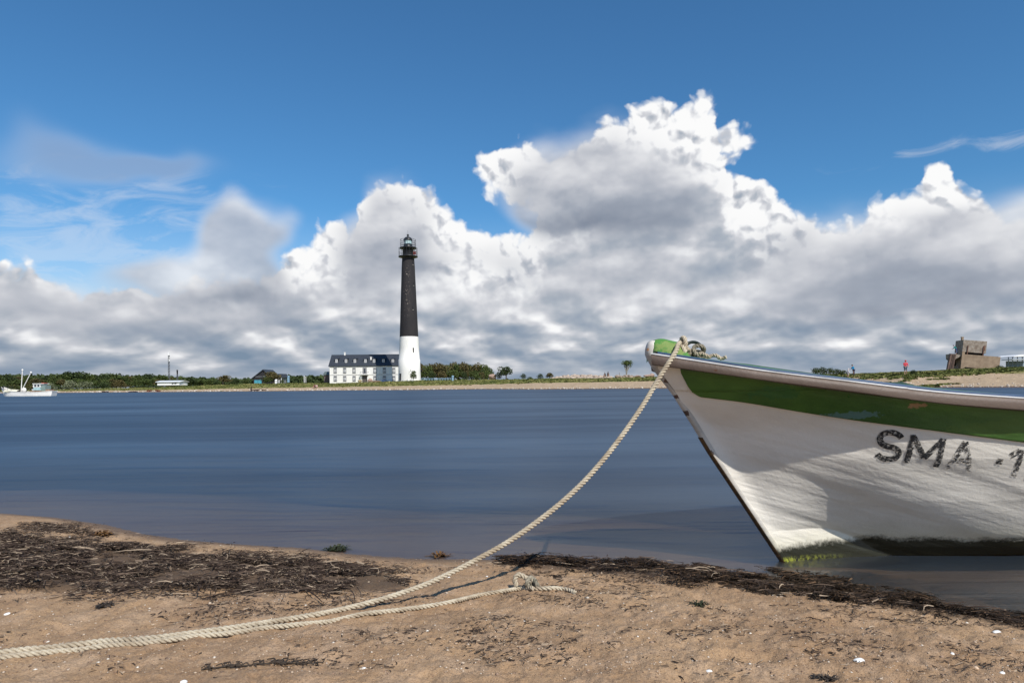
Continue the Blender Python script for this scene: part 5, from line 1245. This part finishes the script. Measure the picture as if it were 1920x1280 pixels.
# low rusty wrack of old boats along the left tideline
def wreck(px, py, wpx, hpx, Y, label, m, seed):
    g_ = random.Random(seed); s = Y / F; mb = MB()
    for i in range(9):
        x = g_.uniform(-.5, .5) * wpx * s; mb.box((x, g_.uniform(-.4, .4), hpx * s * .3), (wpx * s * g_.uniform(.15, .4), .25, hpx * s * g_.uniform(.3, .7)), rz=g_.uniform(-.4, .4), ry=g_.uniform(-.25, .25))
    o = mb.build('wreckage', m); o.location = at(px, py, Y); tag(o, label, 'wreckage')
RUSTR = mat('rust_red_planks', (.14, .035, .022), .85, .4, 2); DKP = mat('dark_old_planks', (.045, .03, .025), .9, .4, 2)
wreck(289, 733.5, 24, 4.5, 206, 'rust-red broken planks on the tideline left of centre', RUSTR, 1); wreck(196, 735, 12, 3.0, 222, 'small black and brown wreckage at the far left waterline', DKP, 2); wreck(250, 735, 18, 2.4, 212, 'flat dark and white debris between the two wrecks', DKP, 3)
def prow():
    s = 186 / F; mb = MB(); mb.tube([(0, 0, -.2), (-.2, 0, .6), (.05, 0, 1.25)], [.22, .2, .1], 6); mb.tube([(0, 0, .15), (2.2, .2, .3), (4.6, .3, .1)], [.22, .28, .12], 6)
    o = mb.build('driftwood', DKP); o.location = at(472, 733, 186); tag(o, 'dark upturned driftwood log with a raised prow on the waterline below the boathouse', 'driftwood')
prow()
# ---- small posts and furniture on the grass
def post(px, py0, py1, Y, w, m, label, cat='post', name='post'):
    s = Y / F; h = (py1 - py0) * s; mb = MB().box((0, 0, h / 2 - .2), (w, w, h + .4)); mb.lathe([(w * .75, h), (w * .6, h + w * .5), (.01, h + w * .7)], 8); o = mb.build(name, m); o.location = at(px, py1, Y); tag(o, label, cat)
BLUEP = mat('pale_blue_paint', (.22, .36, .48), .6)
post(849, 706, 716, 215, .55, BLUEP, 'pale blue post on the sandy patch right of the lighthouse'); post(541, 706.5, 714.5, 226, .6, BLUEP, 'pale blue board standing right of the boathouse')
post(517.5, 713, 718.5, 221, .55, WHITE_PAINT, 'white box at the foot of the boathouse porch', 'box', 'box'); post(570.5, 705, 715, 240, .18, WHITE_PAINT, 'thin white pole left of centre on the grass, nearer the boathouse', 'pole', 'pole'); post(573.5, 706, 715, 240, .14, WHITE_PAINT, 'thin white pole, right one of the close pair', 'pole', 'pole')
post(1161.5, 699, 704.5, 180, .12, mat('grey_stake', (.25, .22, .2), .9), 'thin stake standing left of the vase-shaped tree')
def fence():
    s = 238 / F; o = thing('fence', 'low pale blue railing on the grass right of the lighthouse', 'fence', at(790, 713.5, 238)); mb = MB()
    for i in range(12): MB().box((i * 5 * s, 0, .3), (.14, .14, 1.1)).build('post', BLUEP, o)
    MB().box((27.5 * s, 0, .78), (56 * s, .07, .1)).box((27.5 * s, 0, .42), (56 * s, .07, .1)).build('rail', BLUEP, o)
fence()
def bench():
    o = thing('picnic_table', 'dark blue picnic table before the shaded part of the house', 'table', at(731, 717, 247)); NB = mat('dark_blue_wood', (.035, .07, .16), .7)
    MB().box((0, 0, .85), (2.6, .8, .1)).build('tabletop', NB, o)
    for x in (-1.1, 1.1): MB().box((x, 0, .4), (.12, .7, .85)).build('leg', NB, o)
    for y in (-.75, .75): MB().box((0, y, .45), (2.6, .3, .08)).build('bench', NB, o)
    MB().box((-2.2, 0, .5), (1.4, .6, 1.1)).build('planter', NB, o)
bench()
# ---- fishing boat at anchor
def fishing_boat():
    Y = 107; s = Y / F; wl = at(54, 742.6, Y); wl.z = 0; o = thing('fishing_boat', 'small white fishing boat with two raised booms and a pale blue wheelhouse', 'boat', wl, 0)
    L = 98 * s; x0 = -L / 2; zs = [(0, 17.2), (.1, 12.5), (.25, 9.5), (.5, 7.5), (.75, 7.4), (.92, 8.6), (1, 9.4)]
    zi = lambda t: float(np.interp(t, [a for a, _ in zs], [b for _, b in zs])) * s
    rows = []
    for i in range(25):
        t = i / 24; b = 1.35 * (math.sin(math.pi * min(t * .78 + .02, 1)) ** .6) * (1 if t < .85 else 1 - .35 * (t - .85) / .15); row = []
        for j in range(15):
            a = (j / 14 - .5) * 2; k = abs(a); y = b * math.copysign(min(1.0, (k * 1.7) ** .5), a) * (.86 + .14 * k); z = -.5 + (zi(t) + .5) * k ** 1.8
            xx = x0 + L * t + (1 - k ** 1.2) * (.085 * L * max(0, 1 - t * 6) - .05 * L * max(0, t * 6 - 5)); row.append((xx, y, z))
        rows.append(row)
    WB = mat('boat_white_paint', (.78, .76, .72), .5, .1, 2)
    h_ = MB().grid(rows); h_.quad(rows[-1]); h_.build('hull', WB, o)
    dk = MB().grid([[(r[0][0], r[0][1] * .96, r[0][2] - .16), (r[-1][0], r[-1][1] * .96, r[-1][2] - .16)] for r in rows], smooth=False); dk.build('deck', mat('boat_deck', (.26, .24, .22), .8), o)
    mb = MB()
    for sd in (0, -1): mb.tube([(r[sd][0], r[sd][1], r[sd][2]) for r in rows], .055, 5)
    mb.build('gunwale', mat('boat_gunwale', (.62, .60, .57), .6), o)
    X = lambda px: (px - 54) * s; Z = lambda py: (742.6 - py) * s
    wh = MB().box((X(75.5), 0, Z(727.0)), (13.0 * s, 1.5, 9.5 * s)).build('wheelhouse', mat('pale_blue_cabin', (.38, .55, .58), .6), o)
    MB().box((X(75.5), -.01, Z(723.4)), (13.8 * s, 1.56, 5.6 * s)).build('window_band', WB, wh)
    for px in (73.0, 78.8): MB().box((X(px), -.79, Z(723.3)), (3.6 * s, .05, 3.5 * s)).build('window', GLASS, wh)
    MB().box((X(77), 0, Z(719.6)), (17 * s, 1.8, .10)).build('cabin_roof', WB, wh); MB().box((X(83.5), 0, Z(718.4)), (6 * s, .7, 1.3 * s)).build('life_raft', mat('orange_red_case', (.42, .09, .05), .6), wh)
    MB().box((X(86.2), 0, Z(727.8)), (8.5 * s, 1.3, 10 * s)).build('aft_cabin', mat('grey_green_cabin', (.20, .27, .25), .7, .2), wh)
    MB().box((X(67.5), 0, Z(731.0)), (6.5 * s, 1.0, 3.4 * s)).build('fish_box', mat('white_grey_box', (.55, .57, .58), .6), o); MB().box((X(75), -.9, Z(734.0)), (20 * s, .3, 3 * s)).build('nets', mat('brown_nets', (.26, .16, .10), .95, .4, 6), o)
    MB().box((X(93.5), 0, Z(732.5)), (7 * s, 1.2, 4.2 * s)).build('stern_gear', mat('tan_gear', (.34, .22, .15), .9, .4, 4), o)
    cv = MB(); cv.grid([[(X(15 + 23 * t), y * (1.0), Z(728.6 + 2 * t - (1 - y * y * .9) * .0) - .35 * abs(y) ** 2) for y in np.linspace(-1, 1, 9)] for t in np.linspace(0, 1, 8)], flip=True); cv.quad([(X(15), -1, Z(729) - .4), (X(38), -1, Z(731) - .4), (X(38), -1, Z(735)), (X(15), -1, Z(735))][::-1]); cv.build('deck_cover', mat('cream_tarpaulin', (.72, .68, .52), .7), o)
    for (a, b, c, d, rr) in ((39.7, 734, 42.6, 693.4, .062), (41, 731.8, 58.6, 698.2, .055)):
        m_ = MB().tube([(X(a), 0, Z(b)), (X(c), 0, Z(d))], rr, 8).build('boom', WB, o); q = MB(); q.rock((X(c), 0, Z(d)), (.28, .28, .30), 1, 6, 0); q.build('mast_head', WB, m_)
    MB().lathe([(.0, -.1), (.33, -.1), (.4, 0), (.33, .1), (0, .1)], 14).build('net_drum', WB, o).matrix_local = Matrix.Translation((X(45), 0, Z(731.0))) @ Matrix.Rotation(math.pi / 2, 4, 'X')
    mb = MB(); 
    for a in (7, 13, 20, 27): mb.tube([(X(a), -.7, Z(732 - (20 - a) * .1)), (X(a), -.7, Z(724.6 + a * .04))], .02, 4)
    mb.tube([(X(6), -.7, Z(725)), (X(24), -.7, Z(724)), (X(32), -.7, Z(726))], .025, 4); mb.build('bow_rail', BLACK_METAL, o)
    for px in (62, 73.5): MB().tube([(X(px), .2, Z(733 if px < 70 else 719)), (X(px), .2, Z(712))], .018, 4).build('aerial', BLACK_METAL, o)
fishing_boat()
# ---- concrete bunker on the right headland, tipped to the right
CONC = mat('weathered_concrete', (.36, .27, .19), .9, .28, 1.2, .02, 9, col2=(.24, .175, .12)); CONC_D = mat('stained_concrete', (.20, .155, .12), .9, .35, 2.5, .03, 9, col2=(.36, .31, .26)); RUST = mat('rusty_iron', (.16, .075, .05), .8, .3, 5)
def bunker():
    Y = 112; s = Y / F; b = at(1801, 692, Y); o = thing('bunker', 'tilted concrete bunker with stacked tower block, side slab and iron ladder', 'bunker', b)
    o.rotation_euler = (0, R(6.0), R(-14)); o.scale = (.93, .72, 1)
    w, h = 68 * s, 28.5 * s; D = 5.5
    pts = [(0, -1.2), (w, -1.2), (w, h * .93), (0, h * .93)]
    prism(MB(), [(0, .10), (6 * s, .25), (8 * s, 5.0 * s), (26 * s, 4.2 * s), (42 * s, 2.4 * s), (44 * s, -.8), (w, -1.2), (w, h), (0, h)], 0, .5).build('front_wall', CONC, o)
    MB().box((w / 2, D / 2 + .45, h / 2 - .3), (w - .02, D - .1, h + .58)).build('base_block', CONC, o)
    MB().box((26 * s, .26, 1.6 * s), (34 * s, .45, 6 * s)).build('opening', mat('recess_shade_black', (.01, .009, .008), .9), o)  # near-black plug, paints the shade inside the opening
    ub = MB().box((21.8 * s, 2.6, h + 15.8 * s), (42 * s, 4.6, 22.5 * s)).build('upper_block', CONC_D, o)
    MB().box((22 * s, 2.7, h + 2.6 * s), (37 * s, 4.0, 5.2 * s)).build('slit', mat('recess_shade_black', (.01, .009, .008), .9), o)  # solid block coloured near-black for the shade in the slit
    MB().box((2.8 * s, 1.5, h + 2.6 * s), (5 * s, 2.6, 5.2 * s)).build('pier', CONC, o)
    MB().box((6.5 * s, .4, h + 14 * s), (.7 * s, .12, 18 * s)).build('pipe', RUST, ub)
    for x in (9.5, 37.5): MB().box((x * s, .18, h + 8.5 * s), (1.3 * s, .14, 17 * s)).build('iron_post', RUST, o)
    MB().box((38.8 * s, .22, h + 14 * s), (3.2 * s, .1, 8.5 * s)).build('rust_plate', RUST, ub)
    MB().box((3.4 * s, 2, h + 29.2 * s), (3.2 * s, .6, 5 * s)).box((3.2 * s, 2, h + 32.4 * s), (4.0 * s, .7, 2.2 * s)).build('chimney_stub', CONC, ub)
    # side slab and porch roof
    prism(MB(), [(-23 * s, -1), (-13 * s, -1), (-9.5 * s, 27 * s), (-20 * s, 28 * s)], .3, 1.2).build('side_slab', mat('reddish_concrete', (.19, .125, .10), .9, .3, 2, .02, 9), o)
    prism(MB(), [(-16 * s, 28 * s), (-.2 * s, 27.2 * s), (-.2 * s, 24.5 * s), (-12 * s, 17 * s), (-14.5 * s, 19 * s)], .5, 4.6).build('porch_roof', CONC_D, o)
    MB().box((-6.5 * s, 3.4, 16 * s), (12.5 * s, .5, 17 * s)).build('porch_back', mat('recess_shade_black', (.01, .009, .008), .9), o)  # back panel blackened, porch shade put into its colour
    MB().box((-3.4 * s, 1.0, 3.0 * s), (.9 * s, .12, 11 * s)).build('porch_post', mat('pale_rusty_post', (.30, .22, .20), .8), o)
    la = MB()
    for x in (-18.5, -15.0):
        la.tube([(x * s, .05, -.4), ((x + 4.5) * s, .05, 29 * s)], .045, 5)
    for i in range(13): q = i / 12; la.tube([((-18.5 + 4.5 * q) * s, .05, -.2 + 28.5 * s * q), ((-15 + 4.5 * q) * s, .05, -.2 + 28.5 * s * q)], .03, 4)
    la.build('ladder', mat('dark_rusty_ladder', (.08, .055, .045), .8), o)
    return b
bunker()
def kiosk():
    Y = 118; s = Y / F; b = at(1897, 690, Y); o = thing('open_shelter', 'pale open shelter with white canopy at the right edge', 'shelter', b)
    c = MB(); c.grid([[(-8 * s, y, 21.5 * s), (4 * s, y, 24.5 * s), (40 * s, y, 26.5 * s)] for y in (-1.5, 3)], smooth=False); c.grid([[(-8 * s, y, 20.5 * s), (40 * s, y, 22 * s)] for y in (3, -1.5)], smooth=False)
    c.quad([(-8 * s, -1.5, 20.5 * s), (40 * s, -1.5, 22 * s), (40 * s, -1.5, 26.5 * s), (4 * s, -1.5, 24.5 * s), (-8 * s, -1.5, 21.5 * s)]); c.build('canopy', WHITE_PAINT, o)
    MB().box((14 * s, 0, 16 * s), (46 * s, 2.6, .12)).build('shelf', mat('pale_grey_counter', (.50, .55, .60), .6), o)
    for i, x in enumerate((-6, 2, 11, 20, 30)): MB().box((x * s, .0, 10 * s), (.10, .10, 22 * s)).build('leg', mat('grey_blue_steel', (.22, .27, .33), .6), o)
    MB().box((18 * s, 1.5, 7 * s), (34 * s, .08, 13 * s)).build('back_panel', mat('grey_blue_panel', (.24, .31, .38), .7), o)
kiosk()
# ---- people
SKIN = mat('skin', (.50, .30, .21), .6, .05); HAIR = mat('brown_hair', (.05, .03, .02), .8)
def skin_obj(name, joints, edges, m, parent, sub=1):
    me = bpy.data.meshes.new(name); me.from_pydata([j[:3] for j in joints], edges, []); o = new_obj(name, me, m, parent)
    md = o.modifiers.new('skin', 'SKIN'); 
    for i, j in enumerate(joints):
        sv = me.skin_vertices[0].data[i]; r_ = j[3]; sv.radius = (r_, r_) if not isinstance(r_, tuple) else r_
    me.skin_vertices[0].data[0].use_root = True
    s_ = o.modifiers.new('smooth', 'SUBSURF'); s_.levels = sub; s_.render_levels = sub; return o
def person(loc, rz, label, shirt, legs, pose, hscale=1.0, shorts=True, hat=None, hair=HAIR):
    """pose: dict of joint positions in metres, x right, y forward, z up"""
    o = thing('person', label, 'person', loc, rz); o.scale = (hscale,) * 3; P_ = pose
    pel, ch, nk, hd = P_['pelvis'], P_['chest'], P_['neck'], P_['head']
    J = [(*pel, .125), (*ch, .14), (*nk, .055), (*hd, .095)]; E = [(0, 1), (1, 2), (2, 3)]
    top = Vector(hd) + (Vector(hd) - Vector(nk)).normalized() * .11; J.append((*top, .06)); E.append((3, 4))
    hips = []
    for sd in ('l', 'r'):
        k = len(J); hp, kn_, an, toe = P_['hip_' + sd], P_['knee_' + sd], P_['ankle_' + sd], P_['toe_' + sd]; J += [(*hp, .085), (*kn_, .055), (*an, .038), (*toe, .032)]; E += [(0, k), (k, k + 1), (k + 1, k + 2), (k + 2, k + 3)]; hips.append(k)
        k = len(J); sh, el, wr = P_['sh_' + sd], P_['el_' + sd], P_['wr_' + sd]; hv = (Vector(wr) - Vector(el)).normalized(); h1 = Vector(wr) + hv * .09
        J += [(*sh, .052), (*el, .040), (*wr, .028), (*h1, .034)]; E += [(1, k), (k, k + 1), (k + 1, k + 2), (k + 2, k + 3)]
        side = hv.cross(Vector((0, 0, 1))); side = side.normalized() if side.length > .1 else Vector((1, 0, 0)); kk = k + 3
        for q, ln in ((-.028, .07), (-.010, .085), (.010, .08), (.027, .065)): J.append((*(h1 + side * q + hv * ln), .010)); E.append((kk, len(J) - 1))
        J.append((*(h1 + side * .055 + hv * .01), .011)); E.append((kk, len(J) - 1))
    # nose
    skin_obj('body', J, E, SKIN, o)
    def seg(names, rad, nm, m):
        Jn, En = [], []
        for a, r_ in zip(names, rad): Jn.append((*a, r_))
        return Jn
    S = [(*pel, .145), (*ch, .165), (*(Vector(nk) * .8 + Vector(ch) * .2), .10)]; Es = [(0, 1), (1, 2)]
    for sd in ('l', 'r'):
        k = len(S); S += [(*P_['sh_' + sd], .072), (*P_['el_' + sd], .056), (*(Vector(P_['wr_' + sd]) * .85 + Vector(P_['el_' + sd]) * .15), .042)]; Es += [(1, k), (k, k + 1), (k + 1, k + 2)]
    skin_obj('jacket', S, Es, shirt, o)
    T_ = [(*pel, .15)]; Et = []
    for sd in ('l', 'r'):
        k = len(T_); kn_ = Vector(P_['knee_' + sd]); an = Vector(P_['ankle_' + sd]); end = kn_ if shorts else an
        T_ += [(*P_['hip_' + sd], .105), (*end.lerp(Vector(P_['hip_' + sd]), .05), .075 if shorts else .06)]; Et += [(0, k), (k, k + 1)]
    skin_obj('shorts' if shorts else 'trousers', T_, Et, legs, o)
    hm = MB(); hm.rock((0, 0, 0), (.215, .235, .20), 1, 8, .02); ho = hm.build('hat' if hat else 'hair', hat or hair, o); ho.location = Vector(hd) + (Vector(hd) - Vector(nk)).normalized() * .055 + Vector((0, -.02, 0))
    return o
def stand(lean=0.0, turn=0.0, reach=0.0, kneel=0.0):
    c = math.sin(lean); d = math.cos(lean); pz = .92; up = lambda h, x=0, y=0: (x, y + c * h, pz + d * h)
    p = dict(pelvis=(0, 0, pz), chest=up(.36), neck=up(.56), head=up(.68, 0, .03))
    for sd, sx in (('l', -1), ('r', 1)):
        p['hip_' + sd] = (sx * .09, 0, .88); p['knee_' + sd] = (sx * .10, .05, .48); p['ankle_' + sd] = (sx * .12, sx * .06, .08); p['toe_' + sd] = (sx * .14, sx * .06 + .16, .03)
        s_ = up(.46, sx * .19); p['sh_' + sd] = s_; p['el_' + sd] = (s_[0] + sx * .04, s_[1] + .05 + reach * .2, s_[2] - .27); p['wr_' + sd] = (s_[0] + sx * .0, s_[1] + .16 + reach * .4, s_[2] - .46 + reach * .3)
    return p
def sit():
    p = stand(.25); dz = -.72
    for k in list(p): 
        if k.split('_')[0] in ('pelvis', 'chest', 'neck', 'head', 'sh', 'el', 'wr', 'hip'): p[k] = (p[k][0], p[k][1], p[k][2] + dz)
    for sd, sx in (('l', -1), ('r', 1)): p['knee_' + sd] = (sx * .12, .42, .42); p['ankle_' + sd] = (sx * .12, .58, .06); p['toe_' + sd] = (sx * .13, .74, .03); p['wr_' + sd] = (sx * .1, .42, .44); p['el_' + sd] = (sx * .2, .28, .32)
    return p
def grounded(px, py, Y): 
    v = at(px, py, Y); v.z = min(v.z, gz(v.x, v.y) + .02) if abs(v.z - gz(v.x, v.y)) < .6 else v.z; return v
person(on(1601, 104, 0), 1.45, 'person in a bright blue jacket and dark trousers leaning forward on the grass crest', cloth('blue_jacket', (.01, .24, .48)), cloth('dark_trousers', (.03, .03, .07)), stand(.28, 0, .5), 1.0, False)
person(on(1590, 104, 0), -1.7, 'small person in white facing the person in blue', cloth('white_shirt', (.75, .74, .74)), cloth('pale_shorts', (.45, .42, .45)), stand(.1), .80, True, cloth('white_hat', (.80, .76, .76)))
person(on(1698, 95, 0), 3.0, 'person in a red top and grey shorts standing on the right headland', cloth('red_jacket', (.55, .06, .08)), cloth('grey_shorts', (.10, .13, .17)), stand(.05, 0, .3), 1.18, True, cloth('red_hood', (.52, .08, .09)))
tp = at(1793, 663.5, 111.6); person(tp, 1.2, 'person in teal and purple stooping on top of the bunker ladder', cloth('teal_top', (.03, .30, .30)), cloth('blue_trousers', (.05, .09, .22)), stand(.55, 0, .3), .92, False, None, mat('purple_grey_hair', (.16, .13, .22), .8))
person(at(1135, 705.3, 183), 2.2, 'person in black sitting on the stone bank, left one of the two', cloth('black_coat', (.02, .02, .03)), cloth('black_trousers', (.02, .02, .025)), sit(), 1.05, False)
person(at(1139.5, 705.3, 183), 3.4, 'person in black sitting on the stone bank, right one of the two, taller', cloth('black_coat', (.02, .02, .03)), cloth('black_trousers', (.02, .02, .025)), sit(), 1.25, False)
person(grounded(590.5, 723.5, 200), 2.6, 'person in a dark red top sitting on the shore grass left of the house', cloth('dark_red_top', (.14, .03, .04)), cloth('black_trousers', (.02, .02, .025)), sit(), 1.2, False)
person(grounded(593.5, 723.5, 200), 3.6, 'person in a pale pink top sitting beside the person in dark red', cloth('pink_top', (.62, .46, .46)), cloth('grey_trousers', (.20, .16, .16)), sit(), 1.15, False)
